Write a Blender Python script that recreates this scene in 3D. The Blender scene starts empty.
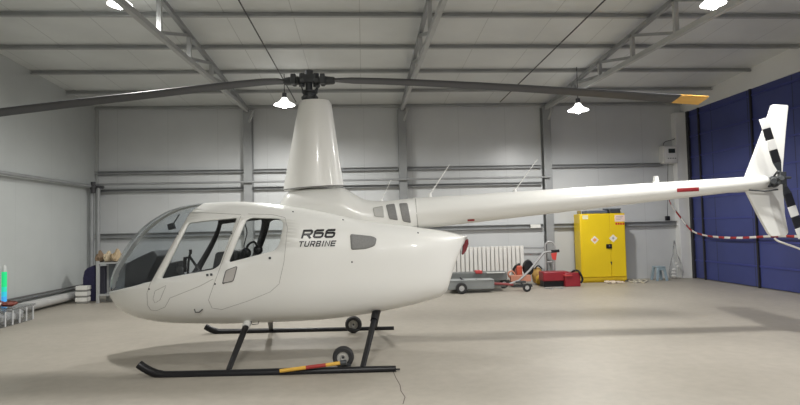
import bpy, bmesh, math, random
import numpy as np
from mathutils import Vector, Matrix
from mathutils.geometry import delaunay_2d_cdt
random.seed(7)
S = bpy.context.scene
COL = S.collection
PI = math.pi
sin, cos, rad = math.sin, math.cos, math.radians

# ------------------------------------------------------------------ camera
FPX, YAW, PITCH, ROLL, CZ = 560.0, rad(3.8), rad(2.5), rad(1.29), 1.4
_F = Vector((sin(YAW)*cos(PITCH), cos(YAW)*cos(PITCH), sin(PITCH)))
_R0 = Vector((cos(YAW), -sin(YAW), 0)); _U0 = _R0.cross(_F)
_R = cos(ROLL)*_R0 - sin(ROLL)*_U0
_U = sin(ROLL)*_R0 + cos(ROLL)*_U0
CAM = Vector((0, 0, CZ))
cd = bpy.data.cameras.new('camera'); cam = bpy.data.objects.new('camera', cd); COL.objects.link(cam)
cd.sensor_width = 36; cd.lens = 36*FPX/800; cd.clip_start = .05; cd.clip_end = 200
mw = Matrix((_R, _U, -_F)).transposed().to_4x4(); mw.translation = CAM
cam.matrix_world = mw
S.camera = cam
# ------------------------------------------------------------------ world, exposure
wd = bpy.data.worlds.new('world'); S.world = wd; wd.use_nodes = True
wd.node_tree.nodes['Background'].inputs[0].default_value = (.8, .85, .95, 1)
wd.node_tree.nodes['Background'].inputs[1].default_value = .05
S.view_settings.view_transform = 'Standard'; S.view_settings.look = 'None'
S.view_settings.gamma = 1; S.view_settings.use_curve_mapping = False
S.view_settings.exposure = 0.0
LAMP_W = 92.0           # watts of one hall lamp
LAMP_COL = (1.0, .985, .95)
# hall lamps: x, y, height of the glowing shade; second row is added
LAMPS = [(-3.117, 7.423, 4.40), (3.848, 5.758, 3.765), (-1.48, 10.9, 3.83), (4.29, 10.74, 3.64),
         (-.6, 1.0, 3.9), (4.2, 1.0, 3.9), (-.6, -4.0, 3.9), (4.2, -4.0, 3.9)]  # added unseen lamps behind the camera, to light the helicopter's front
try:
    S.cycles.use_denoising = True
    S.cycles.max_bounces = 10; S.cycles.diffuse_bounces = 5; S.cycles.transparent_max_bounces = 16
    S.cycles.caustics_reflective = False; S.cycles.caustics_refractive = False
    S.cycles.sample_clamp_indirect = 4.0
except Exception:
    pass

# ------------------------------------------------------------------ measuring helpers (pixel of the photo -> point of the hall)
def ray(x, y): return _F + _R*((x-400)/FPX) - _U*((y-202.5)/FPX)
def at_y(x, y, Y): v = ray(x, y); return CAM + v*(Y/v.y)
def at_x(x, y, X): v = ray(x, y); return CAM + v*(X/v.x)
def at_z(x, y, z=0): v = ray(x, y); return CAM + v*((z-CZ)/v.z)
def at_b(x, y, b): v = ray(x, y); return CAM + v*(b/(v.x*sin(YAW)+v.y*cos(YAW)))
ROOF_Z0, ROOF_S, BACK, LEFT, RIGHT, RIDGE, FRONT = 4.355, .053, 13.42, -6.18, 7.975, 2.5, -8.4
def roof_z(Y): return ROOF_Z0 + ROOF_S*((BACK-Y) if Y > RIDGE else (Y-FRONT))
def at_roof(x, y, off):
    v = ray(x, y); t = (ROOF_Z0+ROOF_S*BACK-off-CZ)/(v.z+ROOF_S*v.y); return CAM + v*t

# ------------------------------------------------------------------ materials
def _n(nt, typ, **kw):
    n = nt.nodes.new(typ)
    for k, v in kw.items(): setattr(n, k, v)
    return n
MATS = {}
def mat(name, col, rough=.5, metal=0., var=.06, scale=6., bump=0., bscale=40., emit=None, estr=0., coat=0., spec=.5):
    if name in MATS: return MATS[name]
    m = bpy.data.materials.new(name); m.use_nodes = True; nt = m.node_tree
    b = nt.nodes['Principled BSDF']
    tc = _n(nt, 'ShaderNodeTexCoord'); ns = _n(nt, 'ShaderNodeTexNoise')
    ns.inputs['Scale'].default_value = scale; ns.inputs['Detail'].default_value = 4
    nt.links.new(tc.outputs['Object'], ns.inputs['Vector'])
    rp = _n(nt, 'ShaderNodeValToRGB')
    rp.color_ramp.elements[0].position = .3; rp.color_ramp.elements[1].position = .7
    rp.color_ramp.elements[0].color = [max(0, c*(1-var)) for c in col]+[1]
    rp.color_ramp.elements[1].color = [min(1, c*(1+var)) for c in col]+[1]
    nt.links.new(ns.outputs['Fac'], rp.inputs['Fac']); nt.links.new(rp.outputs['Color'], b.inputs['Base Color'])
    b.inputs['Roughness'].default_value = rough; b.inputs['Metallic'].default_value = metal
    b.inputs['Specular IOR Level'].default_value = spec; b.inputs['Coat Weight'].default_value = coat
    b.inputs['Coat Roughness'].default_value = .08
    if bump:
        n2 = _n(nt, 'ShaderNodeTexNoise'); n2.inputs['Scale'].default_value = bscale
        nt.links.new(tc.outputs['Object'], n2.inputs['Vector'])
        bp = _n(nt, 'ShaderNodeBump'); bp.inputs['Strength'].default_value = bump; bp.inputs['Distance'].default_value = .01
        nt.links.new(n2.outputs['Fac'], bp.inputs['Height']); nt.links.new(bp.outputs['Normal'], b.inputs['Normal'])
    if emit:
        b.inputs['Emission Color'].default_value = list(emit)+[1]; b.inputs['Emission Strength'].default_value = estr
    MATS[name] = m; return m

def glass_mat(name, tint, refl=.10, rough=.02):
    if name in MATS: return MATS[name]
    m = bpy.data.materials.new(name); m.use_nodes = True; nt = m.node_tree
    nt.nodes.remove(nt.nodes['Principled BSDF']); out = nt.nodes['Material Output']
    tr = _n(nt, 'ShaderNodeBsdfTransparent'); gl = _n(nt, 'ShaderNodeBsdfGlossy'); gl.inputs['Roughness'].default_value = rough
    tc = _n(nt, 'ShaderNodeTexCoord'); ns = _n(nt, 'ShaderNodeTexNoise'); ns.inputs['Scale'].default_value = 2
    nt.links.new(tc.outputs['Object'], ns.inputs['Vector'])
    rp = _n(nt, 'ShaderNodeValToRGB')
    rp.color_ramp.elements[0].color = [c*.97 for c in tint]+[1]; rp.color_ramp.elements[1].color = list(tint)+[1]
    nt.links.new(ns.outputs['Fac'], rp.inputs['Fac']); nt.links.new(rp.outputs['Color'], tr.inputs['Color'])
    lw = _n(nt, 'ShaderNodeLayerWeight'); pw = _n(nt, 'ShaderNodeMath', operation='POWER'); pw.inputs[1].default_value = 4.5
    lw.inputs['Blend'].default_value = .5
    nt.links.new(lw.outputs['Facing'], pw.inputs[0])
    fr = _n(nt, 'ShaderNodeMapRange'); fr.inputs[3].default_value = refl*.5; fr.inputs[4].default_value = .85
    nt.links.new(pw.outputs[0], fr.inputs[0])
    mx = _n(nt, 'ShaderNodeMixShader')
    nt.links.new(fr.outputs[0], mx.inputs[0]); nt.links.new(tr.outputs[0], mx.inputs[1]); nt.links.new(gl.outputs[0], mx.inputs[2])
    nt.links.new(mx.outputs[0], out.inputs['Surface'])
    MATS[name] = m; return m

def panel_mat(name, col, axis, period, groove=.02, var=.05, rough=.45, rib=0., rib_period=.2, seam_dark=.75, stain=.0):
    """sheet cladding: joints every `period` metres along `axis`, shallow ribs between them"""
    m = bpy.data.materials.new(name); m.use_nodes = True; nt = m.node_tree; L = nt.links
    b = nt.nodes['Principled BSDF']; b.inputs['Roughness'].default_value = rough
    geo = _n(nt, 'ShaderNodeNewGeometry'); sx = _n(nt, 'ShaderNodeSeparateXYZ'); L.new(geo.outputs['Position'], sx.inputs[0])
    def M(op, a, v=None, v2=None):
        n = _n(nt, 'ShaderNodeMath', operation=op)
        if hasattr(a, 'node'): L.new(a, n.inputs[0])
        else: n.inputs[0].default_value = a
        if v is not None:
            if hasattr(v, 'node'): L.new(v, n.inputs[1])
            else: n.inputs[1].default_value = v
        return n.outputs[0]
    c = sx.outputs[axis]
    fr = M('FRACT', M('DIVIDE', M('ADD', c, 100.), period))
    seam = M('LESS_THAN', fr, groove/period)
    ns = _n(nt, 'ShaderNodeTexNoise'); ns.inputs['Scale'].default_value = .9; ns.inputs['Detail'].default_value = 5
    L.new(geo.outputs['Position'], ns.inputs['Vector'])
    rp = _n(nt, 'ShaderNodeValToRGB'); rp.color_ramp.elements[0].position = .35; rp.color_ramp.elements[1].position = .65
    rp.color_ramp.elements[0].color = [x*(1-var) for x in col]+[1]; rp.color_ramp.elements[1].color = [min(1, x*(1+var)) for x in col]+[1]
    L.new(ns.outputs['Fac'], rp.inputs['Fac'])
    mx = _n(nt, 'ShaderNodeMix', data_type='RGBA'); L.new(seam, mx.inputs['Factor']); L.new(rp.outputs['Color'], mx.inputs[6])
    mx.inputs[7].default_value = [x*seam_dark for x in col]+[1]
    L.new(mx.outputs[2], b.inputs['Base Color'])
    h = M('MULTIPLY', seam, -1.0)
    if rib:
        w = M('SINE', M('MULTIPLY', c, 2*PI/rib_period)); h = M('ADD', h, M('MULTIPLY', w, rib))
    bp = _n(nt, 'ShaderNodeBump'); bp.inputs['Strength'].default_value = .35; bp.inputs['Distance'].default_value = .006
    L.new(h, bp.inputs['Height']); L.new(bp.outputs['Normal'], b.inputs['Normal'])
    return m

# ------------------------------------------------------------------ mesh building
class MB:
    def __init__(s): s.v = []; s.f = []
    def add(s, vs, fs):
        o = len(s.v); s.v += [Vector(p) for p in vs]; s.f += [[i+o for i in f] for f in fs]; return s
    def box(s, lo, hi, rot=None, piv=None):
        x0, y0, z0 = lo; x1, y1, z1 = hi
        vs = [Vector(p) for p in ((x0,y0,z0),(x1,y0,z0),(x1,y1,z0),(x0,y1,z0),(x0,y0,z1),(x1,y0,z1),(x1,y1,z1),(x0,y1,z1))]
        if rot is not None:
            piv = Vector(piv or ((x0+x1)/2, (y0+y1)/2, (z0+z1)/2)); vs = [rot @ (p-piv)+piv for p in vs]
        return s.add(vs, [(0,3,2,1),(4,5,6,7),(0,1,5,4),(1,2,6,5),(2,3,7,6),(3,0,4,7)])
    def beam(s, p0, p1, w, h, up=(0,0,1)):
        p0, p1 = Vector(p0), Vector(p1); d = (p1-p0).normalized(); u = Vector(up)
        if abs(d.dot(u)) > .98: u = Vector((0,1,0))
        a = d.cross(u).normalized(); u = a.cross(d)
        vs = []
        for p in (p0, p1):
            for i, j in ((-1,-1),(1,-1),(1,1),(-1,1)): vs.append(p+a*(i*w/2)+u*(j*h/2))
        return s.add(vs, [(0,1,2,3),(7,6,5,4),(0,4,5,1),(1,5,6,2),(2,6,7,3),(3,7,4,0)])
    def tube(s, pts, r, n=10, cap=True, flat=1.0, closed=False):
        pts = [Vector(p) for p in pts]; N = len(pts); rs = r if isinstance(r, (list, tuple)) else [r]*N
        vs = []; prev = None
        for i, p in enumerate(pts):
            if closed: d = pts[(i+1) % N]-pts[i-1]
            else: d = pts[min(i+1, N-1)]-pts[max(i-1, 0)]
            d.normalize()
            if prev is None:
                a = d.cross(Vector((0,0,1)))
                if a.length < 1e-3: a = d.cross(Vector((0,1,0)))
            else: a = prev-d*prev.dot(d)
            a.normalize(); prev = a; c = d.cross(a)
            for k in range(n):
                t = 2*PI*k/n; vs.append(p+a*(cos(t)*rs[i])+c*(sin(t)*rs[i]*flat))
        fs = []
        for i in range(N if closed else N-1):
            j = (i+1) % N
            for k in range(n):
                k2 = (k+1) % n; fs.append((i*n+k, i*n+k2, j*n+k2, j*n+k))
        if cap and not closed: fs += [tuple(range(n))[::-1], tuple((N-1)*n+k for k in range(n))]
        return s.add(vs, fs)
    def cyl(s, p0, p1, r0, r1=None, n=20): return s.tube([p0, p1], [r0, r0 if r1 is None else r1], n)
    def lathe(s, prof, c=(0,0,0), axis=(0,0,1), n=24, sx=1., sy=1.):
        ax = Vector(axis).normalized(); a = ax.cross(Vector((0,1,0)))
        if a.length < 1e-3: a = ax.cross(Vector((1,0,0)))
        a.normalize(); b = ax.cross(a); c = Vector(c); vs = []; fs = []
        for r, h in prof:
            for k in range(n):
                t = 2*PI*k/n; vs.append(c+ax*h+a*(cos(t)*r*sx)+b*(sin(t)*r*sy))
        for i in range(len(prof)-1):
            for k in range(n):
                k2 = (k+1) % n; fs.append((i*n+k, i*n+k2, (i+1)*n+k2, (i+1)*n+k))
        if prof[0] == prof[-1]: return s.add(vs, fs)
        if prof[0][0] > 1e-4: fs.append(tuple(range(n))[::-1])
        if prof[-1][0] > 1e-4: fs.append(tuple((len(prof)-1)*n+k for k in range(n)))
        return s.add(vs, fs)
    def sphere(s, c, r, n=14, sx=1, sy=1, sz=1):
        c = Vector(c); m = n//2
        o = MB().lathe([(max(1e-5, r*sin(PI*i/m)), -r*cos(PI*i/m)) for i in range(m+1)], n=n)
        return s.add([c+Vector((p.x*sx, p.y*sy, p.z*sz)) for p in o.v], o.f)
    def prism(s, poly, d0, d1=None):
        """poly: 3D outline; extruded by vector d0 (from) to d1"""
        d0 = Vector(d0); a = [Vector(p) for p in poly]; b = [p+d0 for p in a]; n = len(a)
        fs = [tuple(range(n)), tuple(range(2*n-1, n-1, -1))] + [(i, n+i, n+(i+1) % n, (i+1) % n) for i in range(n)]
        return s.add(a+b, fs)
    def build(s, name, m, parent=None, world=True, bevel=0., smooth=True, sharp=35, kind=None, solid=None, weld=0., recalc=True):
        me = bpy.data.meshes.new(name); inv = None
        if parent is not None and world: inv = WM[parent.name].inverted()
        vs = [inv @ p for p in s.v] if inv else s.v
        me.from_pydata([tuple(p) for p in vs], [], [tuple(f) for f in s.f])
        bm = bmesh.new(); bm.from_mesh(me)
        if weld: bmesh.ops.remove_doubles(bm, verts=bm.verts, dist=weld)
        
        if recalc: bmesh.ops.recalc_face_normals(bm, faces=bm.faces)
        bm.to_mesh(me); bm.free()
        if smooth:
            for p in me.polygons: p.use_smooth = True
            me.set_sharp_from_angle(angle=rad(sharp))
        for x in (m if isinstance(m, (list, tuple)) else [m]): me.materials.append(x)
        o = bpy.data.objects.new(name, me); COL.objects.link(o)
        if parent is not None:
            o.parent = parent; WM[o.name] = WM[parent.name]
        else: WM[o.name] = Matrix.Identity(4)
        if bevel:
            b = o.modifiers.new('bevel', 'BEVEL'); b.width = bevel; b.segments = 2; b.limit_method = 'ANGLE'
        if kind: o['kind'] = kind
        return o
WM = {}
def tag(o, label, cat, group=None):
    o['label'] = label; o['category'] = cat
    if group: o['group'] = group
    return o
def thing(name, label, cat, loc=(0,0,0), rz=0., group=None):
    o = bpy.data.objects.new(name, None); COL.objects.link(o)
    o.location = loc; o.rotation_euler = (0, 0, rz); o.empty_display_size = .1
    WM[o.name] = Matrix.Translation(Vector(loc)) @ Matrix.Rotation(rz, 4, 'Z')
    return tag(o, label, cat, group)
def solo(name, mb, m, label, cat, group=None, **kw): return tag(mb.build(name, m, **kw), label, cat, group)
def dup(root, loc=None):
    r = root.copy(); COL.objects.link(r)
    WM[r.name] = WM[root.name].copy()
    if loc is not None: r.location = loc
    for ch in list(root.children):
        c = ch.copy(); COL.objects.link(c); c.parent = r
        for g in list(ch.children):
            d = g.copy(); COL.objects.link(d); d.parent = c
    return r
def smooth_path(pts, k=6):
    P = [Vector(p) for p in pts]; out = []
    for i in range(len(P)-1):
        a, b, c, d = P[max(i-1, 0)], P[i], P[i+1], P[min(i+2, len(P)-1)]
        for j in range(k):
            t = j/k; out.append(.5*((2*b)+(c-a)*t+(2*a-5*b+4*c-d)*t*t+(3*b-a-3*c+d)*t**3))
    return out+[P[-1]]

# ================================================================== THE HALL
wall_m = panel_mat('wall_cladding', (.56, .575, .58), 0, 1.15, .012, .04, .33, rib=.10, rib_period=.23, seam_dark=.88)
wallL_m = panel_mat('side_wall_cladding', (.48, .505, .50), 1, 1.15, .010, .04, .45, rib=.07, rib_period=.23, seam_dark=.92)  # same sheets as the back wall; weaker lamp light put into the colour
ceil_m = panel_mat('roof_panels', (.64, .66, .655), 0, 1.0, .012, .06, .5, rib=.08, rib_period=.25, seam_dark=.72)
steel = mat('grey_painted_steel', (.28, .29, .295), .45, .0, .1, 3)
steel_l = mat('light_grey_steel', (.42, .43, .43), .45, 0., .06, 3)
steel_d = mat('galvanised_purlin', (.40, .41, .41), .45, .2, .12, 2)

# floor: pale beige concrete with soft stains, scuffs and a few hairline cracks
def floor_mat():
    m = bpy.data.materials.new('concrete'); m.use_nodes = True; nt = m.node_tree; L = nt.links
    b = nt.nodes['Principled BSDF']; geo = _n(nt, 'ShaderNodeNewGeometry')
    def noise(sc, det=6, rough=.6):
        n = _n(nt, 'ShaderNodeTexNoise'); n.inputs['Scale'].default_value = sc; n.inputs['Detail'].default_value = det
        n.inputs['Roughness'].default_value = rough; L.new(geo.outputs['Position'], n.inputs['Vector']); return n
    n1, n2 = noise(.8), noise(9)
    r1 = _n(nt, 'ShaderNodeValToRGB'); e = r1.color_ramp.elements
    e[0].position = .3; e[0].color = (.365, .335, .285, 1); e[1].position = .7; e[1].color = (.435, .40, .345, 1)
    L.new(n1.outputs['Fac'], r1.inputs['Fac'])
    r2 = _n(nt, 'ShaderNodeValToRGB'); e = r2.color_ramp.elements
    e[0].position = .35; e[0].color = (.88, .88, .88, 1); e[1].position = .65; e[1].color = (1, 1, 1, 1)
    L.new(n2.outputs['Fac'], r2.inputs['Fac'])
    mx = _n(nt, 'ShaderNodeMix', data_type='RGBA', blend_type='MULTIPLY'); mx.inputs['Factor'].default_value = .7
    L.new(r1.outputs['Color'], mx.inputs[6]); L.new(r2.outputs['Color'], mx.inputs[7])
    L.new(mx.outputs[2], b.inputs['Base Color'])
    b.inputs['Roughness'].default_value = .5; b.inputs['Specular IOR Level'].default_value = .3
    r3 = _n(nt, 'ShaderNodeMapRange'); r3.inputs[3].default_value = .38; r3.inputs[4].default_value = .6
    L.new(n1.outputs['Fac'], r3.inputs[0]); L.new(r3.outputs[0], b.inputs['Roughness'])
    bp = _n(nt, 'ShaderNodeBump'); bp.inputs['Strength'].default_value = .15; bp.inputs['Distance'].default_value = .004
    L.new(n2.outputs['Fac'], bp.inputs['Height']); L.new(bp.outputs['Normal'], b.inputs['Normal'])
    return m
MB().box((LEFT-.2, FRONT-.2, -.12), (RIGHT+.2, BACK+.2, 0)).build('floor', floor_mat(), kind='structure', smooth=False)
MB().box((LEFT-.15, BACK, 0), (RIGHT+.15, BACK+.15, ROOF_Z0+.02)).build('wall_back', wall_m, kind='structure', smooth=False)
def gable(X0, X1):
    prof = [(FRONT, 0), (BACK, 0), (BACK, roof_z(BACK)), (RIDGE, roof_z(RIDGE+.001)), (FRONT, roof_z(FRONT))]
    return MB().prism([(X0, y, z) for y, z in prof], (X1-X0, 0, 0))
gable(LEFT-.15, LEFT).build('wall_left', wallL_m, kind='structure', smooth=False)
MB().box((LEFT-.15, FRONT-.15, 0), (RIGHT+.15, FRONT, ROOF_Z0+.02)).build('wall_front', wall_m, kind='structure', smooth=False)
# right wall: a band of cladding over the big blue door
mbr = MB(); HZ = 4.07
prof = [(FRONT, HZ), (BACK, HZ), (BACK, roof_z(BACK)), (RIDGE, roof_z(RIDGE+.001)), (FRONT, roof_z(FRONT))]
mbr.prism([(RIGHT, y, z) for y, z in prof], (.15, 0, 0))
mbr.box((RIGHT, BACK-.22, 0), (RIGHT+.15, BACK, HZ)); mbr.box((RIGHT, FRONT, 0), (RIGHT+.15, FRONT+.5, HZ))
header_m = mat('header_cladding', (.74, .745, .74), .45, 0, .05, 1)
mbr.build('wall_right', header_m, kind='structure', smooth=False)
mc = MB()
for ya, yb in ((BACK+.15, RIDGE), (RIDGE, FRONT-.15)):
    za, zb = roof_z(min(ya, BACK)) , roof_z(RIDGE+.001)
    za = ROOF_Z0 - .008 if ya > RIDGE else zb
    zb = roof_z(RIDGE+.001) if yb >= RIDGE else ROOF_Z0
    mc.prism([(LEFT-.15, ya, za), (LEFT-.15, yb, zb), (LEFT-.15, yb, zb+.1), (LEFT-.15, ya, za+.1)], (RIGHT-LEFT+.3, 0, 0))
mc.build('ceiling', ceil_m, kind='structure', smooth=False)

# blue folding door
blue = panel_mat('blue_door_sheet', (.045, .058, .195), 1, 1.22, .02, .10, .42, seam_dark=.35)
md = MB(); md.box((RIGHT+.03, FRONT+.5, .02), (RIGHT+.08, BACK-.22, HZ))
door = md.build('door_1', blue, kind='structure', smooth=False)
rib_m = mat('blue_door_rib', (.044, .056, .235), .4, 0, .08, 2)
mh = MB()
for i in range(8):
    z = .42+.5*i; mh.box((RIGHT+.012, FRONT+.5, z), (RIGHT+.03, BACK-.24, z+.035))
mh.build('door_rib', rib_m, door)
mg = MB().box((RIGHT-.02, BACK-.33, 0), (RIGHT+.03, BACK-.24, HZ))
mg.build('guide_rail', mat('black_guide', (.02, .02, .025), .5), door)
yy = at_x(757, 240, RIGHT).y
for yy in (at_x(703.5, 240, RIGHT).y, yy): MB().box((RIGHT-.01, yy-.02, 0), (RIGHT+.03, yy+.02, HZ)).build('guide_strap', MATS['black_guide'], door)
# jamb that closes the corner beside the door
MB().box((RIGHT-.26, BACK-.2, 0), (RIGHT-.0, BACK, HZ)).build('trim_1', header_m, kind='structure', smooth=False, bevel=.008)
MB().box((LEFT, BACK-.06, 0), (LEFT+.06, BACK, ROOF_Z0-.02)).build('trim_2', steel_l, kind='structure', smooth=False)

# steel columns on the back wall
COLX = (-2.66, .97, 4.48)
for X, lab in zip(COLX, ('grey steel column on the back wall behind the rotor mast, nearest the cardboard shelf',
                         'grey steel column on the back wall behind the helicopter engine cowling',
                         'grey steel column on the back wall between the white radiator and the yellow cabinet')):
    c = thing('steel_column', lab, 'column', (X, BACK-.11, 0), 0, 'steel columns along the back wall')
    m = MB(); m.box((X-.095, BACK-.22, .02), (X+.095, BACK-.205, 4.24)); m.box((X-.095, BACK-.02, .02), (X+.095, BACK-.003, 4.24)); m.box((X-.008, BACK-.205, .02), (X+.008, BACK-.02, 4.24))
    m.build('web', steel, c)
    MB().box((X-.16, BACK-.26, 0), (X+.16, BACK-.003, .022)).build('base_plate', steel, c)
    m = MB(); m.beam((X+.16, BACK-.25, 4.2), (X+.04, BACK-.23, 3.92), .04, .05); m.build('knee_brace', steel_l, c)

# roof trusses
def chord_lo(Y): return 4.24-.034*(BACK-Y)
for X, lab in zip(COLX, ('light grey roof truss running over the helicopter cabin, left of the rotor mast',
                         'light grey roof truss seen almost end on above the engine cowling',
                         'light grey roof truss over the tail boom, closest to the blue door')):
    t = thing('roof_truss', lab, 'truss', (X, BACK, 4.2), 0, 'roof trusses')
    MB().beam((X, BACK-.02, roof_z(BACK)-.12), (X, RIDGE, roof_z(RIDGE+.01)-.12), .06, .07).build('top_chord', steel, t)
    MB().beam((X, BACK-.02, chord_lo(BACK)-.03), (X, RIDGE, chord_lo(RIDGE)), .065, .075).build('bottom_chord', steel_l, t)
    ys = [BACK-.75-1.28*i for i in range(8)]
    for i, y in enumerate(ys):
        MB().beam((X, y, chord_lo(y)), (X, y, roof_z(y)-.12), .06, .06).build('web_post', steel_l, t)
    for i in range(len(ys)-1):
        y0, y1 = (ys[i], ys[i+1])
        MB().beam((X, y0, roof_z(y0)-.13), (X, y1, chord_lo(y1)+.02), .045, .045).build('web_diagonal', steel, t)

# purlins under the roof sheets
ORD = ('lowest roof purlin, running along the top of the back wall', 'second roof purlin out from the back wall', 'third roof purlin out from the back wall',
       'fourth roof purlin out from the back wall', 'fifth roof purlin out from the back wall, highest one in view')
for n in range(5):
    y = BACK-1.28*n-(.06 if n == 0 else 0); z = roof_z(y)
    m = MB(); m.box((LEFT+.01, y-.008, z-.07), (RIGHT-.01, y+.004, z-.001)); m.box((LEFT+.01, y-.05, z-.076), (RIGHT-.01, y+.004, z-.067)); m.box((LEFT+.01, y-.05, z-.067), (RIGHT-.01, y-.042, z-.055))
    solo('roof_purlin', m, steel_d, 'grey steel '+ORD[n], 'purlin', 'roof purlins', smooth=False)

# bracing rods in the roof plane
for pts, lab in (([(238, -1), (250, 26), (266, 52), (296, 102)], 'thin dark bracing rod slanting across the roof above the rotor mast'),
                 ([(606, -1), (560, 45), (500, 102)], 'thin dark bracing rod slanting across the roof above the tail boom')):
    p = [at_roof(x, y, .15) for x, y in pts]
    solo('bracing_rod', MB().tube([p[0], p[-1]], .011, 8), mat('dark_rod', (.05, .05, .055), .5), lab, 'rod', 'roof bracing rods')

# girts and pipe on the back wall, one length per bay
bays = [(LEFT+.02, COLX[0]-.115), (COLX[0]+.115, COLX[1]-.115), (COLX[1]+.115, COLX[2]-.115), (COLX[2]+.115, RIGHT-.27)]
bn = ('in the bay beside the left corner', 'in the bay behind the rotor mast fairing', 'in the bay above the white radiator', 'in the bay of the yellow cabinet')
def girt(x0, x1, z, h, lab, cat='girt', grp=None, m=None):
    mb = MB(); mb.box((x0, BACK-.05, z-h/2), (x1, BACK-.004, z+h/2)); mb.box((x0, BACK-.11, z-h/2), (x1, BACK-.05, z-h/2+.012)); mb.box((x0, BACK-.11, z+h/2-.012), (x1, BACK-.05, z+h/2))
    solo('wall_girt', mb, m or steel, lab, cat, grp, smooth=False)
xbox = at_y(660, 150, BACK).x
for i, (a, b) in enumerate(bays):
    girt(a, b if i < 3 else xbox+.02, 2.80, .078, 'upper grey wall girt '+bn[i], grp='upper wall girts')
    girt(a, b, 1.345, .105, 'lower grey wall girt '+bn[i], grp='lower wall girts')
    if i < 3:
        girt(a, b, 2.385, .065, 'middle grey wall girt just under the pipe '+bn[i], grp='middle wall girts')
px0 = COLX[2]+.02
solo('wall_pipe', MB().tube([(LEFT+.14, BACK-.28, 2.52), (px0, BACK-.28, 2.52)], .025, 12), steel,
     'straight grey pipe running along the back wall in front of the columns', 'pipe')
# pipe along the left wall, with its bend
zp = at_x(50, 180, LEFT+.12).z
pl = [(LEFT+.12, 3.0, zp), (LEFT+.12, BACK-.55, zp)]
t = thing('side_wall_pipe', 'grey pipe along the left wall ending at dark valve in the corner', 'pipe', (LEFT+.12, BACK-.5, zp))
MB().tube(pl, .035, 12).build('pipe', steel, t)
m = MB().sphere((LEFT+.15, BACK-.46, zp-.02), .075); m.cyl((LEFT+.15, BACK-.46, zp-.15), (LEFT+.15, BACK-.46, zp+.1), .05); m.cyl((LEFT+.1, BACK-.4, zp-.02), (LEFT+.35, BACK-.4, zp-.02), .035)
m.build('valve', mat('dark_iron', (.05, .05, .055), .5), t)
for dx, lab in ((.10, 'grey vertical drain pipe in the corner, the one against the left wall'), (.24, 'grey vertical drain pipe in the corner, the one nearer the cardboard shelf')):
    x = LEFT+dx
    solo('drain_pipe', MB().tube([(x, BACK-.42, 0), (x, BACK-.42, 2.36), (x, BACK-.40, 2.42), (x, BACK-.25, 2.44)], .045, 12), steel, lab, 'pipe', 'corner drain pipes')
# heating pipes near the floor on the left wall
for z, r, off, lab in ((.13, .085, .14, 'fat pale heating pipe low along the left wall'), (.30, .016, .07, 'upper thin heating pipe on the left wall above the fat one'), (.245, .016, .07, 'lower thin heating pipe on the left wall resting above the fat one')):
    pts = [(LEFT+off, 4.0, z), (LEFT+off, BACK-.7, z)]
    solo('heating_pipe', MB().tube(pts, r, 14), mat('pale_pipe', (.5, .5, .49), .5) if r > .05 else mat('dark_pipe', (.12, .12, .12), .5), lab, 'pipe', 'heating pipes at the left wall')

# ------------------------------------------------------------------ hall lamps
shade_m = mat('lamp_shade_white', (.85, .85, .83), .4, emit=LAMP_COL, estr=3.5)
bulb_m = mat('lamp_bulb', (1, 1, 1), .3, emit=LAMP_COL, estr=60)
dark = mat('dark_fitting', (.04, .04, .045), .5)
labs = ['glowing hall lamp at the top edge, hung by the truss over the cabin', 'glowing hall lamp at the top edge near the blue door',
        'glowing cone lamp hanging beside the rotor hub', 'glowing cone lamp hanging above the tail boom under the yellow blade tip'] + \
       ['hall lamp hanging behind the viewer, out of the picture']*4
def lamp(i, X, Y, Z):
    t = thing('pendant_lamp', labs[i], 'lamp', (X, Y, Z), 0, 'hall lamps' if i < 4 else 'hall lamps behind the viewer')
    s = (.15, .125)[i] if i < 2 else .20; q = s/.27
    MB().lathe([(.05, .125), (.06, .10), (.14*q, .045), (s, -.005), (s+.005, -.02), (s-.01, -.015), (.13*q, .03), (.04*q, .08)], (X, Y, Z), n=28).build('shade', shade_m, t)
    MB().sphere((X, Y, Z+.0), .075).build('bulb', bulb_m, t)
    m = MB(); m.cyl((X, Y, Z+.12), (X, Y, min(Z+.22, roof_z(Y)-.01)), .045); m.cyl((X, Y, Z+.2), (X, Y, roof_z(Y)-.005), .008, n=8); m.build('stem', dark, t)
    ld = bpy.data.lights.new('lamp_light', 'SPOT'); ld.energy = LAMP_W*(4 if i < 4 else 5); ld.color = LAMP_COL; ld.shadow_soft_size = .09
    ld.spot_size = rad(179); ld.spot_blend = .5
    lo = bpy.data.objects.new('lamp_light', ld); COL.objects.link(lo); lo.parent = t; lo.location = (0, 0, -.1)
for i, (x, y, z) in enumerate(LAMPS): lamp(i, x, y, z)

# ================================================================== THE HELICOPTER
B0 = 6.62
LAT0 = -1.09        # sideways position of the mast from the camera
HO = Vector((cos(YAW)*LAT0 + sin(YAW)*B0, -sin(YAW)*LAT0 + cos(YAW)*B0, 0))
heli = thing('helicopter', 'white turbine helicopter parked on black skids across the hangar floor', 'helicopter', HO, -YAW)
HINV = WM[heli.name].inverted()
def hp(x, y, yl=0.):
    """photo pixel -> helicopter's own coordinates in its plane yl (x towards the tail, y away from us)"""
    return HINV @ at_b(x, y, B0+yl)
def W2H(p): return HINV @ Vector(p)

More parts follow.
